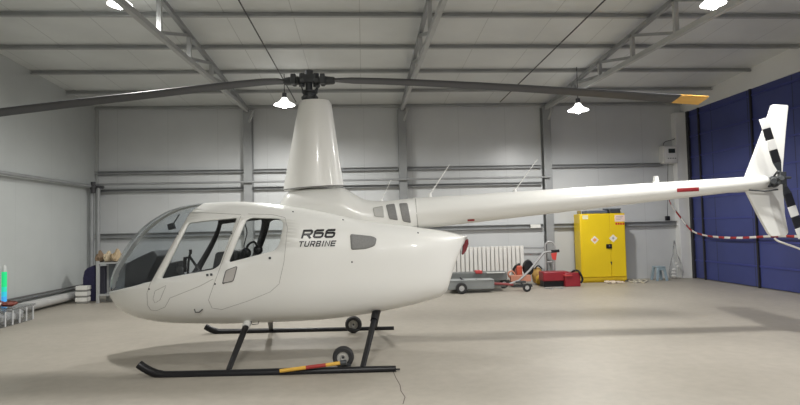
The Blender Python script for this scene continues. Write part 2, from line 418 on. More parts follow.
def pchip(xs, ys):
    xs, ys = np.array(xs, float), np.array(ys, float); h = np.diff(xs); d = np.diff(ys)/h; n = len(xs); m = np.zeros(n)
    for i in range(1, n-1):
        if d[i-1]*d[i] > 0:
            w1, w2 = 2*h[i]+h[i-1], h[i]+2*h[i-1]; m[i] = (w1+w2)/(w1/d[i-1]+w2/d[i])
    m[0], m[-1] = d[0], d[-1]
    def f(x):
        x = min(max(x, xs[0]), xs[-1]); i = min(int(np.searchsorted(xs, x, side='right'))-1, n-2)
        t = (x-xs[i])/h[i]
        return (2*t**3-3*t*t+1)*ys[i]+(t**3-2*t*t+t)*h[i]*m[i]+(-2*t**3+3*t*t)*ys[i+1]+(t**3-t*t)*h[i]*m[i+1]
    return f

class Loft:
    """a body of superellipse sections: top, bottom and half width along its length"""
    def __init__(s, top, bot, wid, n, yb=lambda x: 0., yt=lambda x: 0., x0=None, x1=None):
        T = [hp(x, y, yt(x)) for x, y in top]; Bt = [hp(x, y, yb(x)) for x, y in bot]; Wd = [(hp(x, 240, yt(x)).x, w) for x, w in wid]
        s.x0 = min(T[0].x, Bt[0].x) if x0 is None else x0; s.x1 = max(T[-1].x, Bt[-1].x) if x1 is None else x1
        s.N = n if callable(n) else (lambda u: n)
        U = s.u
        s.t = pchip([U(p.x)+i*1e-6 for i, p in enumerate(T)], [p.z for p in T]); s.b = pchip([U(p.x)+i*1e-6 for i, p in enumerate(Bt)], [p.z for p in Bt])
        s.w = pchip([U(x)+i*1e-6 for i, (x, w) in enumerate(Wd)], [w for x, w in Wd])
    def u(s, x): return math.sqrt(min(1, max(0, (x-s.x0)/(s.x1-s.x0))))
    def pt(s, u, th):
        zt, zb, w = s.t(u), s.b(u), s.w(u); zc, hz = (zt+zb)/2, max((zt-zb)/2, 1e-4)
        sn, c = sin(th), max(0., cos(th)); k = 2/s.N(u)
        return Vector((s.x0+u*u*(s.x1-s.x0), -w*c**k, zc+hz*math.copysign(abs(sn)**k, sn)))
    def y(s, x, z):
        u = s.u(x); zt, zb, w = s.t(u), s.b(u), s.w(u); t = min(1, abs((z-(zt+zb)/2)/max((zt-zb)/2, 1e-4)))
        n = s.N(u); return w*max(0, 1-t**n)**(1/n)
    def surf(s, px, py, off=0.):
        yl = -.4
        for _ in range(14):
            p = hp(px, py, yl); yl = .5*yl+.5*(-s.y(p.x, p.z))
        p = hp(px, py, yl)
        if off: p = p+s.normal(p)*off
        return p
    def uth(s, p):
        u = s.u(p.x); zt, zb = s.t(u), s.b(u); t = (p.z-(zt+zb)/2)/max((zt-zb)/2, 1e-4); t = max(-1, min(1, t))
        return u, math.asin(math.copysign(abs(t)**(s.N(u)/2), t))
    def normal(s, p):
        e = .01; x, z = p.x, p.z
        dx = (s.y(x+e, z)-s.y(x-e, z))/(2*e); dz = (s.y(x, z+e)-s.y(x, z-e))/(2*e)
        v = Vector((-dx, -1, -dz)); return v.normalized()

def dens(poly, step=2.5, closed=True):
    out = []; n = len(poly)
    for i in range(n if closed else n-1):
        (a, b), (c, d) = poly[i], poly[(i+1) % n]; k = max(1, int(math.hypot(c-a, d-b)/step))
        out += [(a+(c-a)*j/k, b+(d-b)*j/k) for j in range(k)]
    if not closed: out.append(poly[-1])
    return out
def rnd(poly, r=3.0, k=4):
    """round the corners of a pixel outline"""
    out = []; n = len(poly)
    for i in range(n):
        p, q, s = Vector(poly[i-1]), Vector(poly[i]), Vector(poly[(i+1) % n])
        a = (p-q); b = (s-q); ra = min(r, a.length*.4, b.length*.4); A = q+a.normalized()*ra; Bq = q+b.normalized()*ra
        for j in range(k+1):
            t = j/k; v = A*(1-t)**2+q*2*t*(1-t)+Bq*t*t; out.append((v.x, v.y))
    return out
def inside(poly, x, y):
    c = False; n = len(poly); j = n-1
    for i in range(n):
        xi, yi = poly[i]; xj, yj = poly[j]
        if (yi > y) != (yj > y) and x < (xj-xi)*(y-yi)/(yj-yi)+xi: c = not c
        j = i
    return c

white = mat('heli_white_paint', (.755, .755, .725), .36, 0, .015, 1.2, coat=.2)
inner = mat('cabin_dark_lining', (.045, .045, .05), .7, 0, .15, 8)
bow_m = mat('windshield_frame_grey', (.78, .79, .78), .35, 0, .03, 3)
black = mat('black_enamel', (.010, .010, .012), .38, 0, .2, 5, spec=.35)
dgrey = mat('dark_grey_metal', (.055, .06, .065), .45, .3, .2, 12)
rubber = mat('tyre_rubber', (.025, .025, .026), .75, 0, .2, 20)
seam_m = mat('panel_gap', (.30, .29, .28), .6)
vent_m = mat('grey_vent_mesh', (.20, .20, .195), .6, 0, .1, 60)

hull_top = [(111, 291), (112.3, 285), (114.5, 278), (118, 270), (124.4, 259.5), (131, 250), (139, 239), (148, 229.5), (157, 221.5), (167, 215), (178, 209.5), (190, 206), (200, 204.2), (215, 202.8), (237, 201.8), (260, 203), (285, 205.5), (315, 209.5), (340, 214), (380, 221), (418, 227), (445, 231), (467, 236)]
hull_bot = [(111, 291.5), (112.5, 297), (116, 301.5), (122, 307), (132, 313), (145, 318), (160, 321), (180, 323), (200, 323.7), (230, 323.5), (270, 322), (324, 319), (372, 313), (410, 305.5), (430, 299.8), (440, 297), (445.5, 293.5), (448.5, 286), (451, 277), (455, 264), (459.5, 252), (464, 242.5), (467, 238)]
hull_wid = [(111, .0), (113, .045), (116, .105), (122, .21), (135, .365), (155, .51), (180, .60), (215, .64), (300, .64), (350, .58), (400, .46), (440, .29), (457, .15), (467, .05)]
hull = Loft(hull_top, hull_bot, hull_wid, lambda u: float(np.interp(u, [0, .25, .5, .75, 1], [2.1, 2.4, 2.9, 3.3, 3.2])), yb=lambda x: float(np.interp(x, [111, 140, 200, 400, 467], [.03, -.05, -.17, -.15, -.03])), yt=lambda x: float(np.interp(x, [111, 150, 200, 260], [.035, .04, -.02, -.03])))

fwin = rnd([(161, 279), (189, 222.5), (237, 217.5), (219.5, 265.5), (213, 269.5)], 2.5)
rwin = rnd([(228.5, 262.5), (246, 220), (252, 217.5), (280, 218.2), (283.5, 223), (279.5, 244), (275, 250.5)], 3)
def to_uth(poly, step=3.0): return [hull.uth(hull.surf(x, y)) for x, y in dens(poly, step)]
FW_, RW_ = to_uth(fwin), to_uth(rwin)
# the windshield runs from its lower edge up to a narrow strip along the ridge
def th_ridge(u, hw=.06):
    return math.acos(min(.98, (hw/max(hull.w(u), 1e-3))**(hull.N(u)/2)))
low = [hull.uth(hull.surf(x, y)) for x, y in dens([(116, 290.2), (130, 287), (151.2, 281.5)], 3, False)]
rear_ = [hull.uth(hull.surf(x, y)) for x, y in dens([(151.2, 281.5), (170, 248), (189.5, 213.8), (193.5, 209.5)], 3, False)][1:]
ue = rear_[-1][0]+.012
rid = [(u, th_ridge(u)) for u in np.linspace(ue, .05, 40)]
W_ = [(.05, low[0][1])]+low+rear_+rid
bi = [(.03, th_ridge(.05)), (.05, th_ridge(.05)-.0)]
bi = [(u, th_ridge(u)+.004) for u in np.linspace(.05, ue, 40)]
BOW_ = bi+[(ue, PI/2), (.05, PI/2)]
def cdt_shell():
    NU, NT = 96, 44
    pts, edges, seen = [], [], []
    for poly in (W_, FW_, RW_):
        o = len(pts); pts += [Vector(p) for p in poly]; edges += [(o+i, o+(i+1) % len(poly)) for i in range(len(poly))]
    cons = list(pts)
    for i in range(NU+1):
        u = .004+.996*i/NU
        for j in range(NT+1):
            th = -PI/2+PI*j/NT; q = Vector((u, th))
            if 0 < j < NT and 0 < i < NU and any(((q-c).x*2.5)**2+(q-c).y**2 < .0012 for c in cons): continue
            pts.append(q)
    r = delaunay_2d_cdt(pts, edges, [], 0, 1e-6)
    V, Fc = r[0], r[2]
    P3 = [hull.pt(v.x, v.y) for v in V]
    cls = []
    for f in Fc:
        c = sum((V[i] for i in f), Vector((0, 0)))/len(f)
        k = 0
        for kk, poly in ((1, W_), (2, FW_), (3, RW_)):
            if inside(poly, c.x, c.y): k = kk
        if k == 0 and inside(BOW_, c.x, c.y): k = 4
        cls.append(k)
    # every face looks outwards
    for n, f in enumerate(Fc):
        a, b, c = (P3[i] for i in f[:3]); g = (a+b+c)/3; zc = (hull.t(hull.u(g.x))+hull.b(hull.u(g.x)))/2
        if (b-a).cross(c-a).dot(Vector((-.15 if g.x < -1 else .05, g.y, g.z-zc))) < 0: Fc[n] = list(f)[::-1]
    return P3, Fc, cls
P3, FC, CL = cdt_shell()
def shell_part(k, side):
    m = MB(); idx = {}
    for f, c in zip(FC, CL):
        if c != k: continue
        for i in f:
            if i not in idx: idx[i] = len(m.v); p = P3[i]; m.v.append(Vector((p.x, p.y*side, p.z)))
        g = [idx[i] for i in f]; m.f.append(g if side > 0 else g[::-1])
    return m
def both(k):
    m = shell_part(k, 1); q = shell_part(k, -1); m.add(q.v, q.f); return m
fus = both(0).build('fuselage', [white, inner], heli, world=False, weld=.0008, sharp=60, recalc=False)
sm = fus.modifiers.new('lining', 'SOLIDIFY'); sm.thickness = .018; sm.offset = -1; sm.material_offset = 1; sm.material_offset_rim = 0
bw = both(4).build('windshield_bow', [bow_m, bow_m], heli, world=False, weld=.0008, sharp=60, recalc=False); bw['label'] = 'pale grey frame around the windshield'
sm = bw.modifiers.new('thickness', 'SOLIDIFY'); sm.thickness = .012; sm.offset = -1
m = MB()
for sd in (-1,): m.tube([Vector((p.x, p.y*sd, p.z)) for p in (hull.pt(u, th_ridge(u)-.006) for u in np.linspace(.055, ue, 60))], .005, 6)
m.build('bow_gasket', mat('dark_trim', (.12, .12, .12), .5), bw, world=False)
g_wind = glass_mat('windshield_glass', (.80, .83, .85), .10); g_win = glass_mat('door_glass', (.90, .92, .92), .09)
for k, nm in ((1, 'windshield'), (2, 'front_door_window'), (3, 'rear_door_window')):
    for sd in (1, -1):
        o = shell_part(k, sd).build(nm, g_wind if k == 1 else g_win, heli, world=False, sharp=60, recalc=False)

def patch(loft, poly, off, name, m, parent, rings=5, thick=.004, step=1.5):
    d = dens(poly, step); cx = sum(p[0] for p in d)/len(d); cy = sum(p[1] for p in d)/len(d); N = len(d)
    vs = []; fs = []
    for r in range(rings):
        k = 1-r/rings
        vs += [loft.surf(cx+(x-cx)*k, cy+(y-cy)*k, off) for x, y in d]
    vs.append(loft.surf(cx, cy, off))
    for r in range(rings-1):
        for i in range(N): fs.append((r*N+i, r*N+(i+1) % N, (r+1)*N+(i+1) % N, (r+1)*N+i))
    for i in range(N): fs.append(((rings-1)*N+i, (rings-1)*N+(i+1) % N, rings*N))
    o = MB().add(vs, fs).build(name, m, parent, world=False)
    s = o.modifiers.new('thickness', 'SOLIDIFY'); s.thickness = thick; s.offset = -1
    return o
def seam(loft, line, name, m, parent, r=.0022, off=.0005):
    return MB().tube([loft.surf(x, y, off) for x, y in dens(line, 2.5, False)], r, 6).build(name, m, parent, world=False)

# door outlines
seam(hull, [(190, 212), (171, 246), (150, 284), (147, 293), (147.5, 305), (151, 310), (157, 310.5), (165, 307), (170, 298), (200, 286), (213, 279)], 'front_door_seam', seam_m, heli)
seam(hull, [(241, 216), (226, 252), (214, 284), (208.5, 300), (212, 308), (222, 309.5), (248, 301), (270, 292), (279, 284), (284, 262), (287.5, 228), (285, 217.5), (272, 214.5), (248, 214)], 'rear_door_seam', seam_m, heli)
seam(hull, [(190, 212.3), (215, 213.2), (241, 214.5)], 'front_door_top_seam', seam_m, heli)
# access panel ahead of the door
seam(hull, [(153, 299), (155, 291), (166, 285.5), (160, 300), (155, 303), (153, 299)], 'step_panel_seam', seam_m, heli)
# wedge-shaped air scoop below the rear window
sc = patch(hull, rnd([(222.5, 284), (226, 270.5), (237.5, 266), (233.5, 281)], 2), .006, 'air_scoop', mat('scoop_grey', (.44, .42, .40), .4), heli)
seam(hull, rnd([(222.5, 284), (226, 270.5), (237.5, 266), (233.5, 281)], 2)+[(222.5, 283)], 'scoop_rim', mat('dark_trim', (.12, .12, .12), .5), sc, r=.004, off=.008)
# door handles, hinge pins
for x, y in ((207.5, 275), (211.5, 274.5), (270, 258)):
    p = hull.surf(x, y, .006); MB().box(p-Vector((.012, .006, .012)), p+Vector((.012, .006, .012))).build('door_latch', dgrey, heli, world=False, bevel=.003)
for x, y in ((178, 234), (231.5, 233.5), (215, 284), (149, 289), (293, 212), (343, 220), (418, 233), (352, 262)):
    p = hull.surf(x, y, .001); MB().sphere(p, .010, 10, sy=.5).build('fastener', dgrey, heli, world=False)
# grey side vent
patch(hull, rnd([(350, 234), (372, 236.2), (376.8, 238.5), (375, 246), (366, 249), (351, 250)], 2.5), .004, 'side_vent', vent_m, heli)

# lettering: square, wide, slanted capitals drawn with strokes on a 1 x 1 cell
def ribbon(pts, w, ax, closed=False):
    P = [Vector(p) for p in pts]; n = len(P); L_, R_ = [], []
    for i in range(n):
        a = P[i-1] if (i or closed) else None; b = P[(i+1) % n] if (i < n-1 or closed) else None
        d0 = (P[i]-a) if a is not None else (b-P[i]); d1 = (b-P[i]) if b is not None else d0
        d0 = Vector((d0.x*ax, d0.y)).normalized(); d1 = Vector((d1.x*ax, d1.y)).normalized()
        m = (d0+d1).normalized(); k = min(1.6, 1/max(.3, m.dot(d0))); nn = Vector((-m.y/ax, m.x))*(w/2*k)
        L_.append(P[i]+nn); R_.append(P[i]-nn)
    vs = L_+R_; fs = []
    for i in range(n if closed else n-1):
        j = (i+1) % n; fs.append((i, j, n+j, n+i))
    return vs, fs
def glyph(ch, w, ax):
    h = w/2; l, r = h/ax, 1-h/ax; c = .12
    st = {'R': [([(l, 0), (l, 1-h), (r-c, 1-h), (r, 1-h-c), (r, .5+c), (r-c, .45), (l, .45)], 0), ([(.5, .45), (r+.02, 0)], 0)],
          '6': [([(r, 1-h), (l+c, 1-h), (l, 1-h-c), (l, h+c), (l+c, h), (r-c, h), (r, h+c), (r, .5), (r-c, .58), (l, .58)], 0)],
          'T': [([(0, 1-h), (1, 1-h)], 0), ([(.5, 1-h), (.5, 0)], 0)],
          'U': [([(l, 1), (l, h+c), (l+c, h), (r-c, h), (r, h+c), (r, 1)], 0)],
          'B': [([(l, h), (l, 1-h), (r-c, 1-h), (r, 1-h-c), (r-c, .52), (r, h+c), (r-c, h)], 1), ([(l, .52), (r-c, .52)], 0)],
          'I': [([(.5, 0), (.5, 1)], 0)],
          'N': [([(l, 0), (l, 1-h), (r, h), (r, 1)], 0)],
          'E': [([(1, 1-h), (l, 1-h), (l, h), (1, h)], 0), ([(l, .5), (.92, .5)], 0)]}[ch]
    return [ribbon(p, w, ax, bool(cl)) for p, cl in st]
def lettering(txt, x0, x1, y0, y1, w, gap, slant, name):
    unit = [.42 if ch == 'I' else 1. for ch in txt]; tot = sum(unit)+gap*(len(txt)-1); cw_px = (x1-x0)/tot; x = x0; m = MB()
    for ch, u in zip(txt, unit):
        for vs, fs in glyph(ch, w, cw_px*u/(y1-y0)):
            P = []
            for v in vs:
                px = x+v.x*cw_px*u+slant*(v.y-.5); P.append(hull.surf(px, y1+(y0-y1)*v.y-.02*(px-x0), .005))
            m.add(P, fs)
        x += cw_px*(u+gap)
    l = m.build(name, black, heli, world=False, smooth=False, recalc=False)
    sd = l.modifiers.new('thickness', 'SOLIDIFY'); sd.thickness = .003
    return l
lettering('R66', 302.2, 335.4, 229.9, 238.6, .23, .10, 2.6, 'lettering')['label'] = 'bold black slanted letters R66'
lettering('TURBINE', 298.8, 335.6, 241.3, 246.9, .19, .22, 1.6, 'lettering')['label'] = 'smaller black slanted word TURBINE'

# engine cowling
cowl = Loft([(281, 205), (284, 198), (292, 191), (315, 188.5), (343, 188), (350, 191.5), (359, 197), (368, 200.3), (385, 201), (405, 199), (417, 198)],
            [(281, 207), (284, 214), (292, 225), (343, 236), (368, 238), (405, 232), (417, 229)],
            [(281, .02), (284, .10), (292, .20), (320, .27), (345, .30), (370, .31), (395, .27), (417, .185)], 2.3)
def grid_loft(L, nu=60, nt=40):
    vs = []; fs = []
    for i in range(nu+1):
        u = .003+.997*i/nu
        for j in range(nt):
            th = 2*PI*j/nt; q = L.pt(u, th if cos(th) >= 0 else PI-th)
            vs.append(Vector((q.x, q.y if cos(th) >= 0 else -q.y, q.z)))
    for i in range(nu):
        for j in range(nt): k = (j+1) % nt; fs.append((i*nt+j, i*nt+k, (i+1)*nt+k, (i+1)*nt+j))
    fs.append(tuple(range(nt))); fs.append(tuple(nu*nt+j for j in range(nt)))
    return MB().add(vs, fs)
cw = grid_loft(cowl).build('engine_cowling', white, heli, world=False, sharp=60)
for poly, mm in (([(372.7, 208), (383, 206), (384.4, 217.6), (374.4, 216.6)], mat('pale_vent', (.42, .42, .40), .5)),
                 ([(385.8, 205), (394.6, 203.8), (398, 220.4), (389.2, 219)], vent_m), ([(399, 203.5), (407.4, 203.2), (411, 223), (402.8, 221.4)], vent_m)):
    patch(cowl, rnd(poly, 1.6), .004, 'intake_screen', mm, cw, step=1)
seam(cowl, [(415.5, 199), (416.5, 212), (418, 227)], 'cowl_seam', seam_m, cw, r=.005)

# mast fairing
b_l, b_r, t_l, t_r = hp(283.6, 189.8), hp(344, 187), hp(299.3, 101.6), hp(331, 101.4)
m = MB(); N = 40
prof = [(0, 1.), (.1, .93), (.25, .80), (.5, .57), (.75, .30), (.93, .08), (.985, .01), (1., -.02)]
vs = []; fs = []
zb_, zt_ = (b_l.z+b_r.z)/2, t_l.z
lv = [0, .05, .15, .3, .45, .6, .75, .9, .965, 1.0]
for i, t in enumerate(lv):
    xl = b_l.x+(t_l.x-b_l.x)*t; xr = b_r.x+(t_r.x-b_r.x)*t
    if t == 1.0: xl += .02; xr -= .02
    wy = .20-.075*t
    for k in range(N):
        a = 2*PI*k/N; c, s = cos(a), sin(a)
        vs.append(Vector(((xl+xr)/2+(xr-xl)/2*math.copysign(abs(c)**.9, c), wy*math.copysign(abs(s)**.95, s), zb_+(zt_-zb_)*t+(.02*(c) if t < .01 else 0))))
for i in range(len(lv)-1):
    for k in range(N): k2 = (k+1) % N; fs.append((i*N+k, i*N+k2, (i+1)*N+k2, (i+1)*N+k))
fs.append(tuple((len(lv)-1)*N+k for k in range(N))); fs.append(tuple(range(N)))
mf = m.add(vs, fs).build('mast_fairing', white, heli, world=False, sharp=45)
ring = [Vector((p.x, p.y*1.002, p.z+.004)) for p in vs[:N]]
MB().tube(ring, .006, 6, closed=True).build('fairing_joint', mat('dark_trim', (.12, .12, .12), .5), mf, world=False)

# rotor hub and blades
hub = hp(308.5, 80)
hz = lambda px, py, yl=0: hp(px, py, yl)
mast0, mast1 = hp(309.5, 101), hp(308.5, 74)
hb = MB().cyl(mast0, mast1, .045, .04, 16).build('rotor_mast', dgrey, heli, world=False)
m = MB(); c = hp(309.8, 95.5); m.lathe([(.09, -.06), (.10, -.045), (.10, -.02), (.075, -.01), (.075, .02), (.095, .03), (.095, .05), (.06, .06)], c)
m.build('swashplate', dgrey, heli, world=False)
m = MB(); a, b = hp(300, 83.5), hp(317, 75)
m.box((a.x, -.07, a.z), (b.x, .07, b.z)); m.cyl(hp(302, 73.5), hp(302, 87), .035); m.cyl(hp(316, 73.5), hp(316, 87), .035); m.cyl(hp(309, 70.5), hp(309, 77), .05, .04)
m.cyl(hp(302, 80, -.12), hp(302, 80, .12), .03); m.cyl(hp(316, 80, -.12), hp(316, 80, .12), .03)
m.build('rotor_hub', dgrey, heli, world=False, bevel=.008)
for xs in ((283.5, 299, -1), (335, 318, 1)):
    tip, root = hp(xs[0], 81.6 if xs[2] < 0 else 80.6), hp(xs[1], 80.5)
    m = MB(); d = (root-tip)
    m.tube([tip, tip+d*.1, tip+d*.55, tip+d*.62, tip+d*.8, tip+d*.82, root], [.035, .045, .052, .07, .07, .05, .05], 14)
    q = tip+d*.7; m.cyl(q+Vector((0, -.09, -.0)), q+Vector((0, .09, 0)), .03); m.box(q-Vector((.03, .10, .06)), q+Vector((.03, -.04, .06)))
    m.build('blade_grip', dgrey, heli, world=False, bevel=.005)
for (x0, y0, x1, y1, yl) in ((304.5, 96, 301, 85, -.10), (315, 96, 318.5, 86, -.10), (312, 97, 317, 87, .1)):
    m = MB(); p, q = hp(x0, y0, yl), hp(x1, y1, yl); m.cyl(p, q, .009, n=8); m.sphere(p, .02); m.sphere(q, .02); m.build('pitch_link', dgrey, heli, world=False)
blade_m = mat('blade_grey', (.034, .036, .042), .5, 0, .08, 3)
tip_m = mat('blade_tip_yellow', (.62, .34, .06), .45)
def blade(pts, name, m0, chord=.25, p0_=rad(1), p1_=rad(7), tipfrom=None):
    P = [hp(x, y) for x, y in pts]; P = smooth_path(P, 5)
    sec = [(-.5, 0), (-.46, .035), (-.3, .058), (0, .05), (.3, .022), (.5, .002), (.5, -.004), (.3, -.012), (0, -.03), (-.3, -.045), (-.46, -.03)]
    def run(i0, i1):
        vs = []; n = len(sec)
        for i in range(i0, i1+1):
            k = chord*(1 if i > 1 else .55+.2*i); pitch = p0_+(p1_-p0_)*i/(len(P)-1)
            for s, t in sec:
                yy, zz = s*k, t*chord*.9; vs.append(P[i]+Vector((0, yy*cos(pitch)+zz*sin(pitch), -yy*sin(pitch)+zz*cos(pitch))))
        fs = [(i*n+j, i*n+(j+1) % n, (i+1)*n+(j+1) % n, (i+1)*n+j) for i in range(i1-i0) for j in range(n)]
        fs += [tuple(range(n)), tuple((i1-i0)*n+j for j in range(n))]
        return MB().add(vs, fs)
    k = len(P)-1 if not tipfrom else len(P)-1-tipfrom
    o = run(0, k).build(name, m0, heli, world=False, sharp=50)
    if tipfrom:
        y = run(k, len(P)-1).build('yellow_tip', tip_m, o, world=False, sharp=50); y['label'] = 'orange-yellow blade tip'
    return o
blade([(285, 81.6), (270, 81.8), (248, 83.6), (202, 88.6), (135, 96.6), (65, 104.6), (0, 112.6), (-72, 122)], 'main_rotor_blade', blade_m)
blade([(333, 80.4), (400, 82.2), (500, 87.2), (600, 93.6), (650, 97.2), (676, 99), (703.5, 100.6)], 'main_rotor_blade', blade_m, chord=.25, p0_=rad(1), p1_=rad(11), tipfrom=5)

# tail boom
a0, a1 = hp(415, 213.7), hp(765, 182); r0, r1 = .186, .076
m = MB(); K = 24
m.tube([a0+(a1-a0)*(i/K) for i in range(K+1)]+[a1+(a1-a0)*.006, a1+(a1-a0)*.009], [r0+(r1-r0)*(i/K) for i in range(K+1)]+[.06, .03], 32)
boom = m.build('tail_boom', white, heli, world=False, sharp=60)
m = MB(); m.tube([a0+(a1-a0)*-.002, a0+(a1-a0)*.008], [r0+.005, r0+.005], 32); m.build('boom_collar', white, heli, world=False)
redm = mat('red_decal', (.30, .02, .025), .45)
def boom_patch(x0, x1, y0, y1, name):
    vs = []; fs = []; A, Bx = 10, 6
    for i in range(A+1):
        for j in range(Bx+1):
            px = x0+(x1-x0)*i/A; py = y0+(y1-y0)*j/Bx-.05*(px-x0); yl = -.1
            for _ in range(10):
                p = hp(px, py, yl); t = (p.x-a0.x)/(a1.x-a0.x); r = (r0+(r1-r0)*t)+.003; c = a0+(a1-a0)*t
                yl = -math.sqrt(max(0, r*r-(p.z-c.z)**2))
            vs.append(hp(px, py, yl))
    for i in range(A):
        for j in range(Bx): fs.append((i*(Bx+1)+j, (i+1)*(Bx+1)+j, (i+1)*(Bx+1)+j+1, i*(Bx+1)+j+1))
    return MB().add(vs, fs).build(name, redm, boom, world=False)
boom_patch(467.5, 474.5, 219.4, 221.4, 'red_marker'); boom_patch(677, 699, 188.4, 192.2, 'red_warning_decal')
# beacon and aerials
m = MB(); p = hp(656, 182.5); m.cyl(p+Vector((0, 0, -.02)), p+Vector((0, 0, .02)), .04, .036); bc = m.build('beacon', white, heli, world=False)
MB().cyl(p+Vector((0, 0, .02)), p+Vector((0, 0, .075)), .034, .028).build('beacon_lens', mat('beacon_clear', (.75, .75, .73), .2), bc, world=False)
for (x0, y0, x1, y1, r) in ((430, 194.5, 449.5, 164.5, .008), (515, 190.5, 537.5, 159, .007), (381.5, 200.5, 391, 180, .005)):
    p, q = hp(x0, y0), hp(x1, y1); m = MB(); m.cyl(p-Vector((0, 0, .05)), p+Vector((0, 0, .02)), .03, .015, 12); m.tube([p, q], [r, r*.6], 8); m.build('aerial', mat('aerial_white', (.75, .75, .73), .4), heli, world=False)

# tail: fin, stabiliser, gearbox, rotor
def slab(poly, th, name, y0=0., mm=None):
    P = [hp(x, y, y0) for x, y in poly]
    o = MB().prism([p+Vector((0, -th/2, 0)) for p in P], (0, th, 0)).build(name, mm or white, heli, world=False, bevel=.012)
    return o
slab(rnd([(745, 177), (766, 122), (771.5, 104.5), (787.5, 105.5), (785, 130), (781, 180), (782, 190), (744, 190)], 2), .05, 'upper_fin', .03)
slab(rnd([(743.5, 187), (782, 187), (784, 215), (787.5, 232.5), (785.5, 235.5), (771, 236.5), (768, 234), (757, 214)], 2), .045, 'lower_fin', .035)
P = [hp(748, 189.5), hp(780, 189.8)]
m = MB(); m.prism([P[0]+Vector((0, .08, 0)), P[1]+Vector((0, .08, 0)), P[1]+Vector((.02, .95, .02)), P[0]+Vector((.12, .95, .02))], (0, 0, .03)); m.build('horizontal_stabiliser', white, heli, world=False, bevel=.008)
m = MB().tube([hp(749, 190, -.06), hp(765, 191.2, -.07), hp(778, 189.5, -.12)], .009, 8); m.build('tail_guard', dgrey, heli, world=False)
gx = hp(773, 182)
m = MB(); m.cyl(hp(763, 182), hp(779, 181), .055, .045); m.sphere(hp(774, 181.5), .07); m.cyl(hp(774, 181, 0), hp(774, 181, -.2), .05, .03); m.sphere(hp(769, 184.5, -.04), .035); m.build('tail_gearbox', dgrey, heli, world=False)
TH = hp(782, 178, -.24)
m = MB(); m.cyl(hp(782, 178, -.30), hp(776, 181, -.02), .03, .035, 14); m.box(TH-Vector((.035, .03, .07)), TH+Vector((.035, .03, .07))); m.cyl(TH+Vector((-.08, -.03, 0)), TH+Vector((.08, -.03, 0)), .014); m.sphere(hp(779, 172, -.24), .022); m.sphere(hp(785, 185, -.24), .022)
m.tube([hp(774, 176, -.1), hp(777, 172, -.2), hp(779, 171, -.24)], .012, 8)
th = m.build('tail_rotor_hub', dgrey, heli, world=False, bevel=.004)
bl_white, bl_black = mat('blade_white', (.72, .72, .70), .4), mat('blade_black', (.015, .015, .017), .4)
for sgn in (-1, 1):
    ax = (hp(763.2, 118.5, -.24)-TH) if sgn < 0 else (hp(802.5, 238, -.24)-TH)
    ln = ax.length; ax.normalize(); pr = Vector((ax.z, 0, -ax.x)); pr = pr if pr.x > 0 else -pr
    def tb(t0, t1, w0, w1, mm, nm, par):
        p0, p1 = TH+ax*(ln*t0), TH+ax*(ln*t1); off = .012
        P = [p0-pr*w0+Vector((0, -off, 0)), p0+pr*w0+Vector((0, off*.0, 0)), p1+pr*w1, p1-pr*w1+Vector((0, -off, 0))]
        return MB().prism(P, (0, .014, 0)).build(nm, mm, par, world=False, bevel=.004)
    w = .052
    root = tb(.08, .26, .016, w, dgrey, 'tail_rotor_blade', heli)
    tb(.26, .47, w, w, bl_black, 'blade_stripe', root)['label'] = 'black band nearer the root'
    tb(.47, .64, w, w, bl_white, 'blade_stripe', root)['label'] = 'white band'
    tb(.64, .83, w, w, bl_black, 'blade_stripe', root)['label'] = 'black band nearer the tip'
    tb(.83, 1., w, w, bl_white, 'blade_stripe', root)['label'] = 'white tip band'
# tail light at the end of the fuselage
P = [hp(x, y, -.02) for x, y in ((467.2, 238.5), (467.5, 244), (465, 251), (461.8, 255), (460.8, 254), (462, 246), (464, 240))]
tl = MB().prism([p+Vector((.008, -.05, 0)) for p in P], (0, .11, 0)).build('tail_light', mat('red_lens', (.16, .008, .015), .2, coat=.6), heli, world=False, bevel=.012)

# landing gear: skids and struts
def skid(pts, yl, name):
    P = smooth_path([hp(x, y, yl) for x, y in pts], 5)
    o = MB().tube(P, [.041]*(len(P)-8)+[.041-.0018*k for k in range(8)], 14).build(name, black, heli, world=False); return o
NB, FB = 5.50-B0, 7.73-B0
skid([(139, 364.2), (144, 367.8), (152, 372), (160, 374.4), (172, 375.2), (240, 373.6), (320, 371.2), (396, 368.6)], NB, 'skid')
skid([(205.5, 326.6), (210, 329), (216, 331), (226, 331.8), (300, 330.6), (394, 328.4)], FB, 'skid')
MB().tube([hp(368, 370.3, NB), hp(400, 369.2, NB)], [.02, .014], 8, flat=.6).build('skid_heel', black, heli, world=False)
for near, top, bot in ((1, (248.5, 320), (228, 371.5)), (1, (376, 313), (362.5, 368)), (0, (270, 318), (271, 329)), (0, (378.3, 309), (375, 328))):
    q = hp(*bot, NB if near else FB); yb = -.34 if near else .34
    p = hp(*top, yb)
    MB().tube([p, q+Vector((0, 0, .0))], [.036, .028], 12, flat=.8).build('skid_strut', black, heli, world=False)
    d = q-p
    if near:
        MB().tube([p-d*.06, p+d*.16], [.05, .042], 12).build('strut_fairing', white if top[0] < 300 else black, heli, world=False)
# belly hook behind the nose
MB().tube([hull.surf(194.5, 309, .0), hull.surf(196, 311, .02), hull.surf(200, 311, .02), hull.surf(203, 308.5, .015)], .006, 6).build('belly_hook', dgrey, heli, world=False)
m = MB().tube([hull.surf(251, 321, 0)+Vector((0, 0, 0)), hp(252, 324.5, -.4), hp(258, 324, -.4), hp(259, 321, -.4)], .005, 6); m.build('tie_ring', dgrey, heli, world=False)

